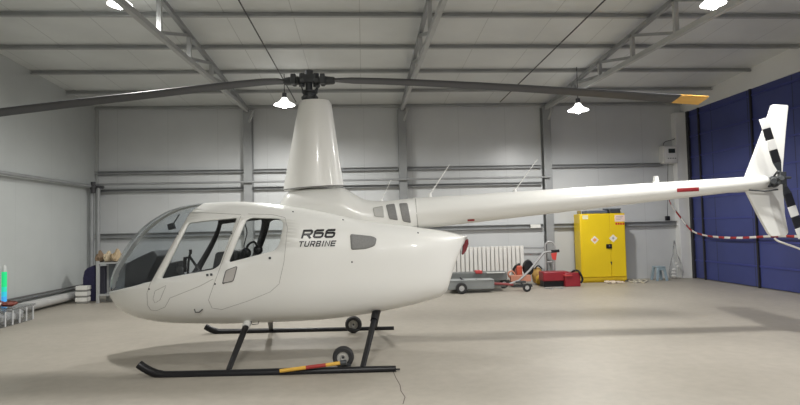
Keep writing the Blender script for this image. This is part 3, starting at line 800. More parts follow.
# cabin inside
def hbox(px0, py0, px1, py1, y0, y1, yc):
    a = hp(px0, py1, yc); b = hp(px1, py0, yc); return (a.x, y0, a.z), (b.x, y1, b.z)
fl = MB(); fz = hull.b(hull.u(hp(200, 300).x))+.24
fl.box((hp(165, 300).x, -.40, fz), (hp(275, 300).x, .40, fz+.02)); fl.build('cabin_floor', inner, heli, world=False)
P = [hp(x, y) for x, y in ((133, 286), (134, 263), (146, 256.5), (161.5, 249.5), (165.5, 256), (158, 270), (154, 284), (150, 300), (140, 300))]
MB().prism([p+Vector((0, -.22, 0)) for p in P], (0, .44, 0)).build('instrument_panel', mat('panel_black', (.03, .033, .038), .55), heli, world=False, bevel=.015)
P = [hp(x, y, .1) for x, y in ((163, 290), (166, 268), (172, 262.5), (181, 260.5), (180, 270), (184, 279), (184, 300), (163, 300))]
MB().prism([p+Vector((0, -.1, 0)) for p in P], (0, .2, 0)).build('centre_console', MATS['panel_black'], heli, world=False, bevel=.012)
seat_m = mat('seat_grey_leather', (.045, .047, .052), .6, 0, .15, 10, bump=.1)
for sy in (-1, 1):
    m = MB(); yc = .29*sy
    a, b = hp(182, 283), hp(214, 270); m.box((a.x, yc-.22, fz+.02), (b.x+.1, yc+.22, b.z-.04)); m.build('front_seat', seat_m, heli, world=False, bevel=.03)
    m = MB(); a, b = hp(224, 284), hp(236, 249)
    m.box((a.x, yc-.21, fz+.3), (a.x+.11, yc+.21, b.z), Matrix.Rotation(rad(12), 3, 'Y'), (a.x, yc, fz+.3)); m.build('front_seat_back', seat_m, heli, world=False, bevel=.035)
    m = MB(); a, b = hp(245, 283), hp(270, 268); m.box((a.x, yc-.22, fz+.02), (b.x, yc+.22, b.z)); m.build('rear_seat', seat_m, heli, world=False, bevel=.03)
    m = MB(); a, b = hp(268, 284), hp(277, 256); m.box((a.x, yc-.22, fz+.25), (a.x+.10, yc+.22, b.z), Matrix.Rotation(rad(10), 3, 'Y'), (a.x, yc, fz+.3)); m.build('rear_seat_back', seat_m, heli, world=False, bevel=.03)
# cyclic stick with its T-bar, seen through the front window
m = MB(); m.tube([hp(187, 292), hp(188.5, 262), hp(190.5, 251)], .014, 8); m.tube([hp(184, 258.5), hp(190, 257), hp(199, 270)], .016, 8); m.cyl(hp(185, 272), hp(185, 257), .02); m.cyl(hp(190.5, 254), hp(190.5, 249.5), .018); m.build('cyclic_stick', black, heli, world=False)
# headset hanging by the rear seat
m = MB(); c = hp(246, 253, -.25); m.sphere(c, .06, sy=.6); m.sphere(c+Vector((.13, .03, .03)), .055, sy=.6)
m.tube(smooth_path([c, c+Vector((.02, .02, .09)), c+Vector((.09, .03, .12)), c+Vector((.13, .03, .03))], 5), .012, 8); m.build('headset', black, heli, world=False)
m = MB().tube(smooth_path([hp(244, 222, -.3), hp(247, 232, -.3), hp(244, 246, -.3), hp(247, 252, -.3)], 5), .006, 6); m.build('headset_cord', black, heli, world=False)
# compass on the windshield pillar
c = hp(171.5, 226.5, -.1); m = MB(); m.box(c-Vector((.035, .03, .035)), c+Vector((.035, .03, .035)), Matrix.Rotation(rad(-15), 3, 'Y')); m.tube([c, c+Vector((.06, .08, .14))], .008, 6); m.build('compass', dgrey, heli, world=False, bevel=.006)

# ------------------------------------------------------------------ ground handling wheels with lever
def hworld(p): return WM[heli.name] @ p
def gwheel(px, py, yl, r, label, lever=None):
    c = hp(px, py, yl); c = Vector((c.x, c.y, r+.001)); base = hworld(Vector((c.x, c.y, 0)))
    t = thing('ground_handling_wheel', label, 'wheel', base, -YAW, 'ground handling wheels')
    cw_ = hworld(c); ax = Vector((sin(YAW), cos(YAW), 0)); w = .045
    MB().lathe([(r*.55, -w), (r*.85, -w), (r*.97, -w*.6), (r, 0), (r*.97, w*.6), (r*.85, w), (r*.55, w), (r*.55, -w)], cw_, ax, 30).build('tyre', rubber, t)
    MB().lathe([(.001, -w*.5), (r*.2, -w*.9), (r*.25, -w*.55), (r*.5, -w*.5), (r*.57, -w*.95), (r*.57, w*.95), (r*.5, w*.5), (.001, w*.5)], cw_, ax, 24).build('rim', mat('rim_steel', (.48, .47, .44), .5, .2), t)
    m = MB(); h = Vector((cos(YAW), -sin(YAW), 0)); q = cw_-ax*(w+.02)
    m.beam(q+h*.08+Vector((0,0,-.07)), q-h*.05+Vector((0,0,-.04)), .014, .02); m.cyl(q+ax*.03, cw_, .012); m.build('bracket', dgrey, t)
    if lever:
        P = [hworld(hp(x, y, NB-.055)) for x, y in lever]
        for i, mm, nm in ((0, mat('lever_yellow', (.72, .42, .06), .45), 'yellow far section'), (1, mat('lever_red', (.36, .035, .03), .45), 'red middle section'), (2, MATS['lever_yellow'], 'yellow near section')):
            MB().tube([P[i], P[i+1]], .018, 12).build('lever_bar', mm, t)['label'] = nm
        MB().tube([P[3], P[3]+(P[3]-P[2]).normalized()*.06], .026, 12).build('lever_socket', dgrey, t)
    return t
gwheel(343.3, 357, -.93, .108, 'small black ground handling wheel with yellow and red lever on the near skid', [(280, 371), (306, 367.5), (326, 365), (340.5, 363)])
gwheel(353.5, 324.5, .93, .112, 'small black ground handling wheel on the far skid')

# ================================================================== THINGS ALONG THE BACK WALL
yel = mat('cabinet_yellow', (.76, .545, .012), .38, 0, .03, 2)
# yellow flammables cabinet
cb = at_z(581, 281); X0 = cb.x; Y0 = 12.80
X1 = at_y(627.3, 281, Y0).x; X0 = at_y(582, 281, Y0).x; ZT = at_y(604, 213.5, Y0).z; D = .38
t = thing('safety_cabinet', 'tall yellow flammables cabinet standing against the back wall', 'cabinet', ((X0+X1)/2, Y0+D/2, 0))
m = MB(); m.box((X0, Y0, .04), (X1, Y0+D, ZT)); m.box((X0+.03, Y0+.03, 0), (X1-.03, Y0+D-.02, .05)); m.build('body', yel, t, bevel=.01)
xs = at_y(610.5, 250, Y0).x
for a, b in ((X0+.02, xs-.003), (xs+.003, X1-.02)):
    MB().box((a, Y0-.022, .13), (b, Y0, ZT-.03)).build('door', yel, t, bevel=.006)
def sticker(px0, py0, px1, py1, mm, nm, lab=None, diamond=False, dy=.026):
    a, b = at_y(px0, py1, Y0-dy), at_y(px1, py0, Y0-dy); c = (a+b)/2
    if diamond:
        P = [(c.x, Y0-dy, a.z), (b.x, Y0-dy, c.z), (c.x, Y0-dy, b.z), (a.x, Y0-dy, c.z)]
    else: P = [(a.x, Y0-dy, a.z), (b.x, Y0-dy, a.z), (b.x, Y0-dy, b.z), (a.x, Y0-dy, b.z)]
    o = MB().prism(P, (0, .004, 0)).build(nm, mm, t, smooth=False)
    if lab: o['label'] = lab
    return o
stw = mat('sticker_white', (.78, .74, .66), .5); str_ = mat('sticker_red', (.55, .04, .02), .5); stk = mat('sticker_black', (.03, .03, .03), .5)
sticker(590.8, 235.8, 598.6, 244, stw, 'hazard_label', 'white hazard diamond on left door', True)
sticker(592.6, 237.8, 596.8, 242, mat('sticker_orange', (.75, .3, .12), .5), 'hazard_symbol', None, True, .029)
sticker(609.2, 234.2, 617.2, 242.4, stw, 'hazard_label', 'white hazard diamond on right door', True)
sticker(611.8, 236.6, 614.6, 239.8, mat('sticker_grey', (.35, .35, .36), .5), 'hazard_symbol', None, True, .029)
sticker(614.8, 214.8, 624.6, 221.6, mat('sticker_pink', (.80, .62, .55), .5), 'notice_label', 'pale notice at the top right of the door')
for k in range(4): sticker(615.6+2.3*k, 222.6, 617.2+2.3*k, 224.8, str_, 'red_character')
for k in range(3): sticker(616.2, 216+1.7*k, 623.0-1.2*k, 216.6+1.7*k, MATS['sticker_grey'], 'notice_line', None, False, .029)
sticker(582.6, 215.2, 588, 219.4, mat('sticker_cream', (.78, .74, .45), .5), 'notice_label', 'small pale label at the top left corner')
a, b = at_y(606.6, 248.6, Y0-.05), at_y(612, 244, Y0-.05); MB().box((a.x, Y0-.05, a.z), (b.x, Y0-.022, b.z)).build('latch', black, t, bevel=.008)
c = at_y(609.5, 246, Y0-.06); MB().cyl((c.x, Y0-.065, c.z), (c.x, Y0-.05, c.z), .02).build('latch_paddle', mat('chrome', (.5, .5, .5), .25, .9), t)
c = at_y(611.3, 262.3, Y0-.03); m = MB().cyl((c.x, Y0-.04, c.z), (c.x, Y0-.02, c.z), .018); m.box((c.x-.008, Y0-.05, c.z-.05), (c.x+.008, Y0-.035, c.z)); m.build('lock', dgrey, t)
MB().box((X0+.015, Y0-.01, .05), (X1-.015, Y0, .12)).build('kick_panel', mat('cabinet_yellow_dark', (.62, .42, .012), .45), t)
# cases on the cabinet
a = at_y(586, 213, Y0+.1).x; b = at_y(607, 213, Y0+.1).x
solo('flat_case', MB().box((a, Y0+.06, ZT+.002), (b, Y0+.38, ZT+.075)), mat('slate_case', (.09, .11, .15), .5), 'slate grey flat case lying on the yellow cabinet, left one', 'case', bevel=.012)
a2 = at_y(609, 213, Y0+.1).x; b2 = at_y(620, 213, Y0+.1).x
t2 = thing('equipment_case', 'dark case with a lighter lid lying on the yellow cabinet, right one', 'case', ((a2+b2)/2, Y0+.2, ZT))
MB().box((a2, Y0+.08, ZT+.002), (b2, Y0+.36, ZT+.09)).build('body', mat('dark_case', (.05, .055, .06), .5), t2, bevel=.012)
MB().box((a2-.04, Y0+.07, ZT+.09), (b2+.02, Y0+.37, ZT+.125)).build('lid', mat('case_lid', (.16, .18, .21), .5), t2, bevel=.01)
for i, (px, r, lab) in enumerate(((578.5, .045, 'small brown tin on the left front corner of the yellow cabinet'), (624.6, .022, 'small pale tin on the right front corner of the yellow cabinet'))):
    c = at_y(px, 213, Y0+.16); solo('tin', MB().lathe([(r, 0), (r, .07), (r*.9, .08), (.001, .08)], (min(max(c.x, X0+.05), X1-.04), Y0+.16, ZT+.001)), mat(('tin_brown', 'tin_pale')[i], ((.22, .17, .05), (.55, .5, .4))[i], .5), lab, 'tin')
# papers at the cabinet's foot
def crumple(c, sx, sy, sz, seed, n=9):
    rng = random.Random(seed); vs = []; fs = []
    for i in range(n):
        for j in range(n): vs.append(Vector((c[0]+(i/(n-1)-.5)*sx+rng.uniform(-.1, .1)*sx/n, c[1]+(j/(n-1)-.5)*sy, c[2]+.004+sz*rng.random()**1.5)))
    for i in range(n-1):
        for j in range(n-1): fs.append((i*n+j, (i+1)*n+j, (i+1)*n+j+1, i*n+j+1))
    return MB().add(vs, fs)
def lump(c, sx, sy, sz, seed, n=12, k=.22):
    rng = random.Random(seed); m = MB().sphere((0, 0, 0), .5, n)
    m.v = [Vector((c[0]+p.x*sx*(1+rng.uniform(-k, k)), c[1]+p.y*sy*(1+rng.uniform(-k, k)), c[2]+sz*max(.01, (p.z+.35)*(1+rng.uniform(-k, k)*1.6)/.85))) for p in m.v]
    return m
def crumpled(name, c, sx, sy, sz, seed, m, lab, cat, n=9, **kw):
    o = solo(name, crumple(c, sx, sy, sz, seed, n), m, lab, cat, smooth=False, **kw)
    s = o.modifiers.new('thickness', 'SOLIDIFY'); s.thickness = .003; return o
c = at_z(609, 281.6); crumpled('paper_wrapper', (c.x, Y0-.16, 0), .42, .2, .05, 3, mat('paper_cream', (.65, .56, .45), .7), 'crumpled cream paper on the floor at the foot of the yellow cabinet', 'paper')
# pale hose heaped to the right of the cabinet
pts = []; rng = random.Random(5)
for i in range(15):
    q = at_z(629+1.2*i+3*sin(i*2.1), 281+1.6*sin(i*1.7), .015); q.y = min(q.y, BACK-.1); pts.append(q)
solo('coiled_hose', MB().tube(smooth_path(pts, 4), .017, 8), mat('hose_cream', (.6, .57, .48), .6), 'cream hose lying in loops on the floor between cabinet and stool', 'hose')

# blue plastic stool
c = at_z(661.6, 280.8); blu = mat('stool_blue_plastic', (.27, .35, .40), .45)
t = thing('plastic_stool', 'small blue-grey plastic stool by the back wall near the blue door', 'stool', (c.x, c.y+.1, 0))
zt = .335; hx = .10; m = MB(); m.box((c.x-hx, c.y-.03, zt-.03), (c.x+hx, c.y+.23, zt)); m.build('seat', blu, t, bevel=.012)
m = MB(); m.box((c.x-hx+.005, c.y-.028, zt-.09), (c.x+hx-.005, c.y-.015, zt-.03)); m.build('apron', blu, t, bevel=.004)
for sx in (-1, 1):
    for sy in (0, 1):
        x = c.x+sx*(hx-.03); y = c.y+(.0 if sy == 0 else .2)
        m = MB(); m.beam((x, y, zt-.03), (x+sx*.05, y+(-.03 if sy == 0 else .03), .0), .06, .035, (0, 1, 0)); m.build('leg', blu, t, bevel=.006)

# clear plastic bag by the jamb
bag = glass_mat('clear_plastic_film', (.95, .95, .95), .12, .3)
c = at_z(680, 280); prof = [(.01, .92), (.03, .8), (.05, .62), (.09, .5), (.14, .34), (.17, .16), (.15, .03), (.10, .004), (.001, .004)]
m = MB().lathe(prof[::-1], (c.x+.07, BACK-.30, 0), n=20, sy=.6)
rng = random.Random(4); m.v = [Vector((p.x+rng.uniform(-.018, .018), p.y+rng.uniform(-.015, .015), p.z)) for p in m.v]
t = thing('plastic_bag', 'clear plastic bag with white film inside, slumped against the door jamb', 'bag', (c.x+.07, BACK-.30, 0))
m.build('film', bag, t)
cr = MB(); rng = random.Random(8)
for k in range(5): cr.sphere((c.x+.07+rng.uniform(-.06, .06), BACK-.30+rng.uniform(-.03, .03), .07+.075*k), .07-.008*k, 8, 1, .8, .7)
cr.build('white_film', mat('film_white', (.80, .80, .78), .6), t)

# electric box with display, wires and hanging socket
Yb = BACK-.2
a, b = at_y(663.5, 163.5, Yb), at_y(677.5, 145.5, Yb)
t = thing('control_box', 'pale grey electric control box with dark display on the back wall by the door', 'control box', ((a.x+b.x)/2, Yb, a.z))
m = MB(); m.box((a.x, Yb, a.z), (b.x, BACK-.003, b.z)); m.build('housing', mat('box_grey', (.66, .66, .64), .45), t, bevel=.01)
MB().box((a.x+.035, Yb-.012, a.z+.03), (b.x-.02, Yb, b.z-.03)).build('front_cover', mat('box_white', (.76, .76, .74), .4), t, bevel=.008)
w = b.x-a.x; h = b.z-a.z
MB().box((a.x+.35*w, Yb-.018, a.z+.58*h), (a.x+.80*w, Yb-.011, a.z+.82*h)).build('display', mat('display_dark', (.03, .04, .04), .2), t, bevel=.003)
for k in range(4): MB().cyl((a.x+(.32+.16*k)*w, Yb-.022, a.z+.28*h), (a.x+(.32+.16*k)*w, Yb-.01, a.z+.28*h), .014, n=12).build('button', mat('button_dark', (.15, .15, .15), .4), t)
p0 = Vector((a.x+.1*w, Yb+.05, b.z)); p1 = at_y(676, 136, BACK-.15)
MB().tube(smooth_path([p0, p0+Vector((.05, 0, .1)), p1-Vector((.06, 0, .08)), p1, p1+Vector((.03, 0, .25))], 5), .008, 6).build('cable', dgrey, t)
p = at_y(668, 165, Yb+.06); q = at_y(667.5, 216, Yb+.06)
t = thing('hanging_socket', 'black power socket hanging on a cord under the control box', 'socket', q)
MB().tube([(p.x, Yb+.06, a.z), (q.x, Yb+.06, q.z)], .006, 6).build('cord', dgrey, t)
MB().box((q.x-.05, Yb+.02, q.z-.11), (q.x+.05, Yb+.1, q.z)).build('plug_body', black, t, bevel=.015)

# barrier tape: from the back wall, round the jamb, along the door
tp = [at_y(668, 197, BACK-.24), at_y(672, 206, BACK-.25), at_y(681, 218, BACK-.27), at_y(691, 230, BACK-.42)]
tp += [at_x(x, y, RIGHT-.1) for x, y in ((703, 235), (718, 237.2), (740, 237.8), (762, 236.8), (782, 236.2), (803, 236.6))]
tp = smooth_path(tp, 14)
L = [0]
for i in range(1, len(tp)): L.append(L[-1]+(tp[i]-tp[i-1]).length)
def tp_at(s):
    for i in range(1, len(tp)):
        if L[i] >= s: k = (s-L[i-1])/max(1e-6, L[i]-L[i-1]); return tp[i-1]+(tp[i]-tp[i-1])*k
    return tp[-1]
t = thing('barrier_tape', 'red and white barrier tape sagging across the blue door', 'tape', tp_at(0))
nb = 22; hw = .024; step = L[-1]/nb; tw, trd = mat('tape_white', (.72, .70, .66), .5), mat('tape_red', (.36, .03, .03), .5)
for half, (mm, nm) in enumerate(((trd, 'red_band'), (tw, 'white_band'))):
    for i in range(half, nb, 2):
        m = MB(); vs = []
        for j in range(7):
            p = tp_at(step*(i+j/6)); tw_ = .25*sin(step*(i+j/6)*3); vs += [p+Vector((.0+tw_*.03, 0, hw)), p+Vector((-tw_*.03, 0, -hw))]
        m.add(vs, [(2*j, 2*j+1, 2*j+3, 2*j+2) for j in range(6)])
        o = m.build(nm, mm, t); s = o.modifiers.new('thickness', 'SOLIDIFY'); s.thickness = .002
# white rope below the fin
p = [hworld(hp(x, y, .035)) for x, y in ((774.5, 238.2), (778, 241), (786, 244), (800, 249), (815, 256))]
solo('tie_rope', MB().tube(smooth_path(p, 5), .012, 8), mat('rope_white', (.75, .73, .68), .7), 'white rope trailing from the bottom of the tail fin', 'rope')

# white tag stuck on the lower girt
a, b = at_y(530.5, 228, BACK-.115), at_y(540.5, 224.2, BACK-.115)
solo('paper_tag', MB().box((a.x, BACK-.122, a.z), (b.x, BACK-.112, b.z)), mat('tag_white', (.75, .75, .72), .5), 'small white paper tag stuck on the lower wall girt above the radiator', 'tag')
# radiator
Yr = BACK-.2; wr = mat('radiator_white', (.74, .73, .70), .35, 0, .03, 4)
xa, xb = at_y(448, 260, Yr).x, at_y(524.5, 260, Yr).x; zb, ztp = at_y(490, 280.5, Yr).z+.0, at_y(490, 246.5, Yr).z
zb = max(zb, .06)
t = thing('radiator', 'long white column radiator on the back wall behind the grey cart', 'radiator', ((xa+xb)/2, Yr, 0))
ns = 18; dx = (xb-xa)/ns
for i in range(ns):
    x = xa+dx*(i+.5); m = MB()
    m.box((x-dx*.41, Yr, zb+.04), (x+dx*.41, Yr+.09, ztp-.05)); m.box((x-dx*.47, Yr+.005, ztp-.07), (x+dx*.47, Yr+.085, ztp)); m.box((x-dx*.47, Yr+.005, zb), (x+dx*.47, Yr+.085, zb+.07))
    m.build('radiator_section', wr, t, bevel=.012)
for x in (xa+.12, xb-.12): MB().box((x-.02, Yr+.02, 0), (x+.02, Yr+.07, zb+.01)).build('foot', wr, t)
MB().tube([(xb-.02, Yr+.045, ztp-.05), (COLX[2]-.2, Yr+.045, ztp-.06), (COLX[2]-.13, Yr+.045, ztp-.06)], .02, 10).build('feed_pipe', steel, t)

# grey tow cart with drawbar and jockey wheel
cg = mat('cart_grey', (.25, .265, .265), .42, .1, .08, 4); cg2 = mat('cart_grey_dark', (.17, .18, .175), .45, .1, .1, 4)
g0 = at_z(470, 293); Yc = g0.y
t = thing('tow_cart', 'low grey helicopter tow cart with silver handle and jockey wheel', 'cart', (g0.x, Yc, 0))
def cbox(px0, py0, px1, py1, Y, d): a, b = at_y(px0, py1, Y), at_y(px1, py0, Y); return (a.x, Y, max(a.z, .02)), (b.x, Y+d, b.z)
MB().box(*cbox(448, 279.8, 494.5, 290.4, Yc-.06, .32)).build('battery_box', cg, t, bevel=.02)
MB().box(*cbox(449, 279.2, 494, 281.6, Yc-.07, .34)).build('box_lid', mat('cart_lid', (.34, .36, .36), .4), t, bevel=.008)
MB().box(*cbox(451, 271.5, 507, 282, Yc+.55, .28)).build('rear_box', cg2, t, bevel=.02)
MB().box(*cbox(487, 272, 505, 273.6, Yc+.5, .3)).build('rear_plate', mat('cart_plate', (.6, .6, .58), .4), t, bevel=.004)
MB().box(*cbox(476, 270.6, 482.5, 273.8, Yc+.5, .2)).build('red_pad', mat('cart_red', (.5, .05, .05), .5), t, bevel=.01)
m = MB(); q = at_y(470, 287.5, Yc+.3); m.box((q.x-.45, Yc+.2, .09), (q.x+.75, Yc+.6, .13)); m.build('chassis', cg2, t)
m = MB().tube(smooth_path([at_y(460, 277.5, Yc+.05), at_y(463, 280, Yc+.02), at_y(471, 281, Yc), at_y(477, 279.6, Yc+.02)], 5), .018, 8); m.build('strap', black, t)
def wheel(c, r, w, par, nm='wheel', rimm=None):
    MB().lathe([(r*.5, -w), (r*.88, -w), (r, -w*.5), (r, w*.5), (r*.88, w), (r*.5, w), (r*.5, -w)], c, (0, 1, 0), 26).build(nm, rubber, par)
    MB().lathe([(.001, -w*.7), (r*.2, -w*1.05), (r*.3, -w*.6), (r*.52, -w*.7), (r*.52, w*.7), (.001, w*.7)], c, (0, 1, 0), 20).build(nm+'_hub', rimm or mat('hub_grey', (.6, .6, .6), .5, .1), par)
c = at_y(461.5, 288, Yc-.12); wheel(Vector((c.x, Yc-.12, .115)), .115, .04, t)
wheel(Vector((c.x, Yc+.72, .115)), .115, .04, t)
c2 = at_y(509, 284, Yc+.6); wheel(Vector((c2.x-.1, Yc+.66, .1)), .1, .035, t)
silver = mat('silver_tube', (.36, .36, .36), .45, .3, .05, 5)
m = MB().tube([at_y(494, 283.6, Yc+.1), at_y(513, 284.5, Yc+.1)], .028, 10); m.build('drawbar', mat('drawbar_red', (.25, .05, .05), .5), t)
m = MB().tube([at_y(509, 284, Yc+.1), at_y(519, 280.5, Yc+.1), at_y(530, 270, Yc+.15), at_y(543.5, 253, Yc+.2), at_y(546, 252, Yc+.2), at_y(553, 251.2, Yc+.2)], .022, 10); m.build('handle_tube', silver, t)
m = MB().tube([at_y(551, 251.4, Yc+.2), at_y(559, 250.8, Yc+.2)], .032, 10); m.build('hand_grip', black, t)
c = at_z(527, 291.8); c.y = Yc-.1; wheel(Vector((c.x, Yc-.1, .088)), .088, .022, t, 'jockey_wheel')
m = MB(); m.tube([(c.x, Yc-.06, .088), at_y(520, 282, Yc+.1)], .014, 8); m.tube([at_y(516, 286.5, Yc+.06), (c.x, Yc-.06, .088)], .014, 8); m.box(*cbox(516, 281, 526, 283.2, Yc+.04, .1)); m.build('fork', dgrey, t, bevel=.006)

# orange and black motor saw
Yq = 12.45; org = mat('saw_orange', (.48, .085, .045), .45)
c = at_y(521, 270, Yq)
t = thing('engine_blower', 'orange and black engine tool standing behind the tow cart handle', 'engine tool', (c.x, Yq, 0))
m = MB(); m.box(*cbox(517, 265.5, 522.5, 280, Yq, .22)); m.build('engine_housing', org, t, bevel=.03)
m = MB().lathe([(.001, -.09), (.13, -.08), (.15, 0), (.13, .08), (.001, .09)], at_y(528, 267.8, Yq+.08), (0, 1, 0), 20, 1.25, .85); m.build('fuel_tank', black, t)
m = MB().tube(smooth_path([at_y(520, 264, Yq+.05), at_y(515, 267, Yq+.05), at_y(513.5, 272, Yq+.05), at_y(517, 277, Yq+.05)], 5), .028, 8); m.build('hand_grip', black, t)
m = MB(); m.tube(smooth_path([at_y(511, 279, Yq-.1), at_y(508, 274, Yq-.1), at_y(512, 271, Yq-.1), at_y(516, 276, Yq-.1)], 5), .02, 8); m.box(*cbox(511, 275, 531, 282, Yq-.15, .12)); m.build('guard', mat('saw_orange_pale', (.55, .24, .16), .5), t, bevel=.02)
m = MB(); m.box((at_y(512, 280, Yq).x, Yq-.1, 0), (at_y(531, 280, Yq).x, Yq+.2, .05)); m.build('skid_base', dgrey, t)
# tan bag
cq = at_y(537.4, 277, 12.78)
t = thing('canvas_bag', 'tan and yellow bag slumped beside the red power unit', 'bag', (cq.x, 12.78, 0))
m = MB().sphere((cq.x, 12.78, .2), .2, 18, .62, .6, 1.0); rng = random.Random(2); m.v = [p+Vector((rng.uniform(-.012, .012), rng.uniform(-.012, .012), 0)) for p in m.v]; m.build('sack', mat('bag_tan', (.50, .30, .09), .8, 0, .2, 12), t)
MB().sphere((cq.x+.02, 12.67, .12), .12, 14, .85, .6, .95).build('yellow_pocket', mat('bag_yellow', (.68, .42, .05), .7), t)
m = MB().tube(smooth_path([(cq.x-.08, 12.72, .36), (cq.x, 12.7, .44), (cq.x+.1, 12.72, .36)], 5), .015, 8); m.build('bag_handle', black, t)
# hand truck
Yh = 12.75; t = thing('hand_truck', 'silver tubular hand truck with red label leaning at the column', 'hand truck', (at_y(551, 280, Yh).x, Yh, 0))
m = MB(); m.tube(smooth_path([at_y(553.5, 281, Yh), at_y(554, 262, Yh), at_y(555, 249, Yh+.05), at_y(553, 243, Yh+.08), at_y(548, 241.8, Yh+.1), at_y(545.2, 245, Yh+.1)], 5), .022, 10); m.build('frame_tube', silver, t)
m = MB().tube([at_y(545.2, 244.5, Yh+.1), at_y(546, 281, Yh+.02)], .022, 10); m.build('frame_tube', silver, t)
m = MB(); m.tube([at_y(545.5, 262, Yh+.06), at_y(554, 262, Yh+.02)], .016, 8); m.build('cross_bar', silver, t)
m = MB(); m.prism([at_y(x, y, Yh-.03) for x, y in ((551, 253.4), (557, 252.4), (556, 260.2), (552.5, 259.4))], (0, .02, 0)); m.build('red_label', mat('label_red', (.6, .06, .05), .5), t)
MB().box((at_y(545, 280, Yh).x-.03, Yh-.12, 0), (at_y(555, 280, Yh).x+.02, Yh+.1, .02)).build('toe_plate', steel, t)
# red power unit
Yp = 12.12; red = mat('unit_red', (.27, .016, .026), .4, 0, .08, 6)
t = thing('power_unit', 'red ground power unit on the floor in front of the grey column', 'power unit', (at_y(560, 287, Yp).x, Yp, 0))
MB().box(*cbox(543.5, 271.5, 569, 281.5, Yp+.06, .34)).build('top_cover', red, t, bevel=.02)
a, b = cbox(544, 279, 568, 287, Yp+.1, .28); MB().box((a[0], a[1], .0), b).build('engine_base', black, t, bevel=.01)
a, b = cbox(565.5, 272.6, 580.5, 287.4, Yp, .36); MB().box((a[0], a[1], .0), b).build('battery_case', red, t, bevel=.018)
MB().box(*cbox(564.5, 274.6, 572.5, 276.6, Yp-.03, .2)).build('clasp', mat('unit_red_bright', (.5, .06, .06), .4), t, bevel=.006)
m = MB().tube(smooth_path([at_y(571, 273, Yp+.1), at_y(574, 270.8, Yp+.05), at_y(578, 270.8, Yp), at_y(580.5, 274, Yp-.03), at_y(582.5, 279, Yp-.03), at_y(581, 283, Yp-.04), ], 6), .022, 8); m.build('cable', black, t)
# hand tools on the floor before it
for (x0, y0, x1, y1, lab) in ((545, 287.2, 553, 288.2, 'grey spanner on the floor in front of the red power unit, nearer the tow cart'), (554, 286.8, 563, 287.6, 'grey screwdriver on the floor in front of the red power unit battery case')):
    p, q = at_z(x0, y0+.6, .012), at_z(x1, y1+.6, .012); m = MB(); m.tube([p, p+(q-p)*.6], .012, 8); m.tube([p+(q-p)*.55, q], .02, 8); solo('hand_tool', m, steel_d, lab, 'tool', 'tools on the floor')

# ================================================================== THINGS AT THE LEFT WALL
# steel shelf in the corner
xs0, xs1 = at_y(97.8, 300, 11.75).x, at_y(97.8, 300, 11.75).x+1.3; ys0 = 11.75; ys1 = 12.2
zs = at_y(100, 262.6, ys0).z; zl = at_y(100, 294.5, ys0).z
t = thing('steel_shelf', 'grey steel shelf rack in the left corner behind the helicopter nose', 'shelf', ((xs0+xs1)/2, (ys0+ys1)/2, 0))
for x in (xs0, xs1):
    for y in (ys0, ys1): MB().box((x-.025, y-.02, 0), (x+.025, y+.02, zs+.03)).build('post', steel_l, t)
for z in (zs, zl): MB().box((xs0-.02, ys0-.01, z-.03), (xs1+.02, ys1+.01, z)).build('shelf_board', steel_l, t)
MB().box((xs0+.03, ys1-.03, zl+.01), (xs1-.03, ys1-.01, zs-.04)).build('back_panel', mat('shelf_back', (.18, .2, .22), .6), t)
brown = mat('cardboard', (.42, .32, .20), .8, 0, .25, 9); tan = mat('kraft_paper', (.55, .46, .32), .8, 0, .2, 9)
for i, (px, w, h, mm, lab) in enumerate(((100, .155, .19, mat('cardboard_dark', (.20, .14, .09), .8), 'dark torn cardboard at the left end of the steel shelf'), (107.6, .14, .18, tan, 'pale crumpled kraft paper in the middle of the steel shelf'), (116.5, .20, .22, brown, 'brown crumpled cardboard on the shelf next to the helicopter nose'))):
    c = at_y(px, 262, ys0+.18); solo('crumpled_cardboard', lump((c.x, ys0+.2, zs), w*.95, .32, h, 21+i), mm, lab, 'cardboard', group='cardboard on the shelf', smooth=False)
# dark crates inside the shelf
for px, lab in ((102.3, 'dark upright plank standing inside the steel shelf near its post'), ):
    c = at_y(px, 280, ys0+.1); solo('dark_plank', MB().box((c.x-.05, ys0+.1, zl+.002), (c.x+.05, ys0+.2, zs-.08)), mat('plank_dark', (.03, .03, .045), .6), lab, 'plank', bevel=.01)
# navy board behind the boxes
P = [at_y(x, y, 12.12) for x, y in ((83, 303), (82.5, 278), (84, 271), (87, 268), (95, 264.8), (96, 303))]
for p in P: p.z = max(p.z, .0)
solo('navy_mat', MB().prism(P, (0, .06, 0)), mat('navy_fabric', (.028, .026, .075), .8, 0, .15, 20), 'navy blue padded board leaning between the white boxes and the shelf', 'board', bevel=.02)
# stacked white boxes
g = at_z(82, 303.6); zz = 0.
hs = (.118, .118, .118)
bl = ('white cardboard box at the bottom of the stack near the corner', 'white cardboard box in the middle of the stack near the corner', 'white cardboard box on top of the stack near the corner')
for k in range(3):
    x0 = at_y(75.4+.3*k, 300, g.y).x; x1 = at_y(86.6+.2*k, 300, g.y).x
    t = thing('carton', bl[k], 'box', ((x0+x1)/2, g.y+.12, zz), 0, 'stacked white cartons')
    MB().box((x0, g.y, zz+.001), (x1, g.y+.15, zz+hs[k]-.078)).build('tray', mat('carton_white', (.30, .30, .28), .6, 0, .05, 5), t, bevel=.006)  # tray coloured dark to stand for the shaded gap between boxes
    MB().box((x0-.008, g.y-.008, zz+hs[k]-.08), (x1+.008, g.y+.158, zz+hs[k]-.002)).build('lid', mat('carton_lid', (.80, .79, .76), .6), t, bevel=.006)
    zz += hs[k]
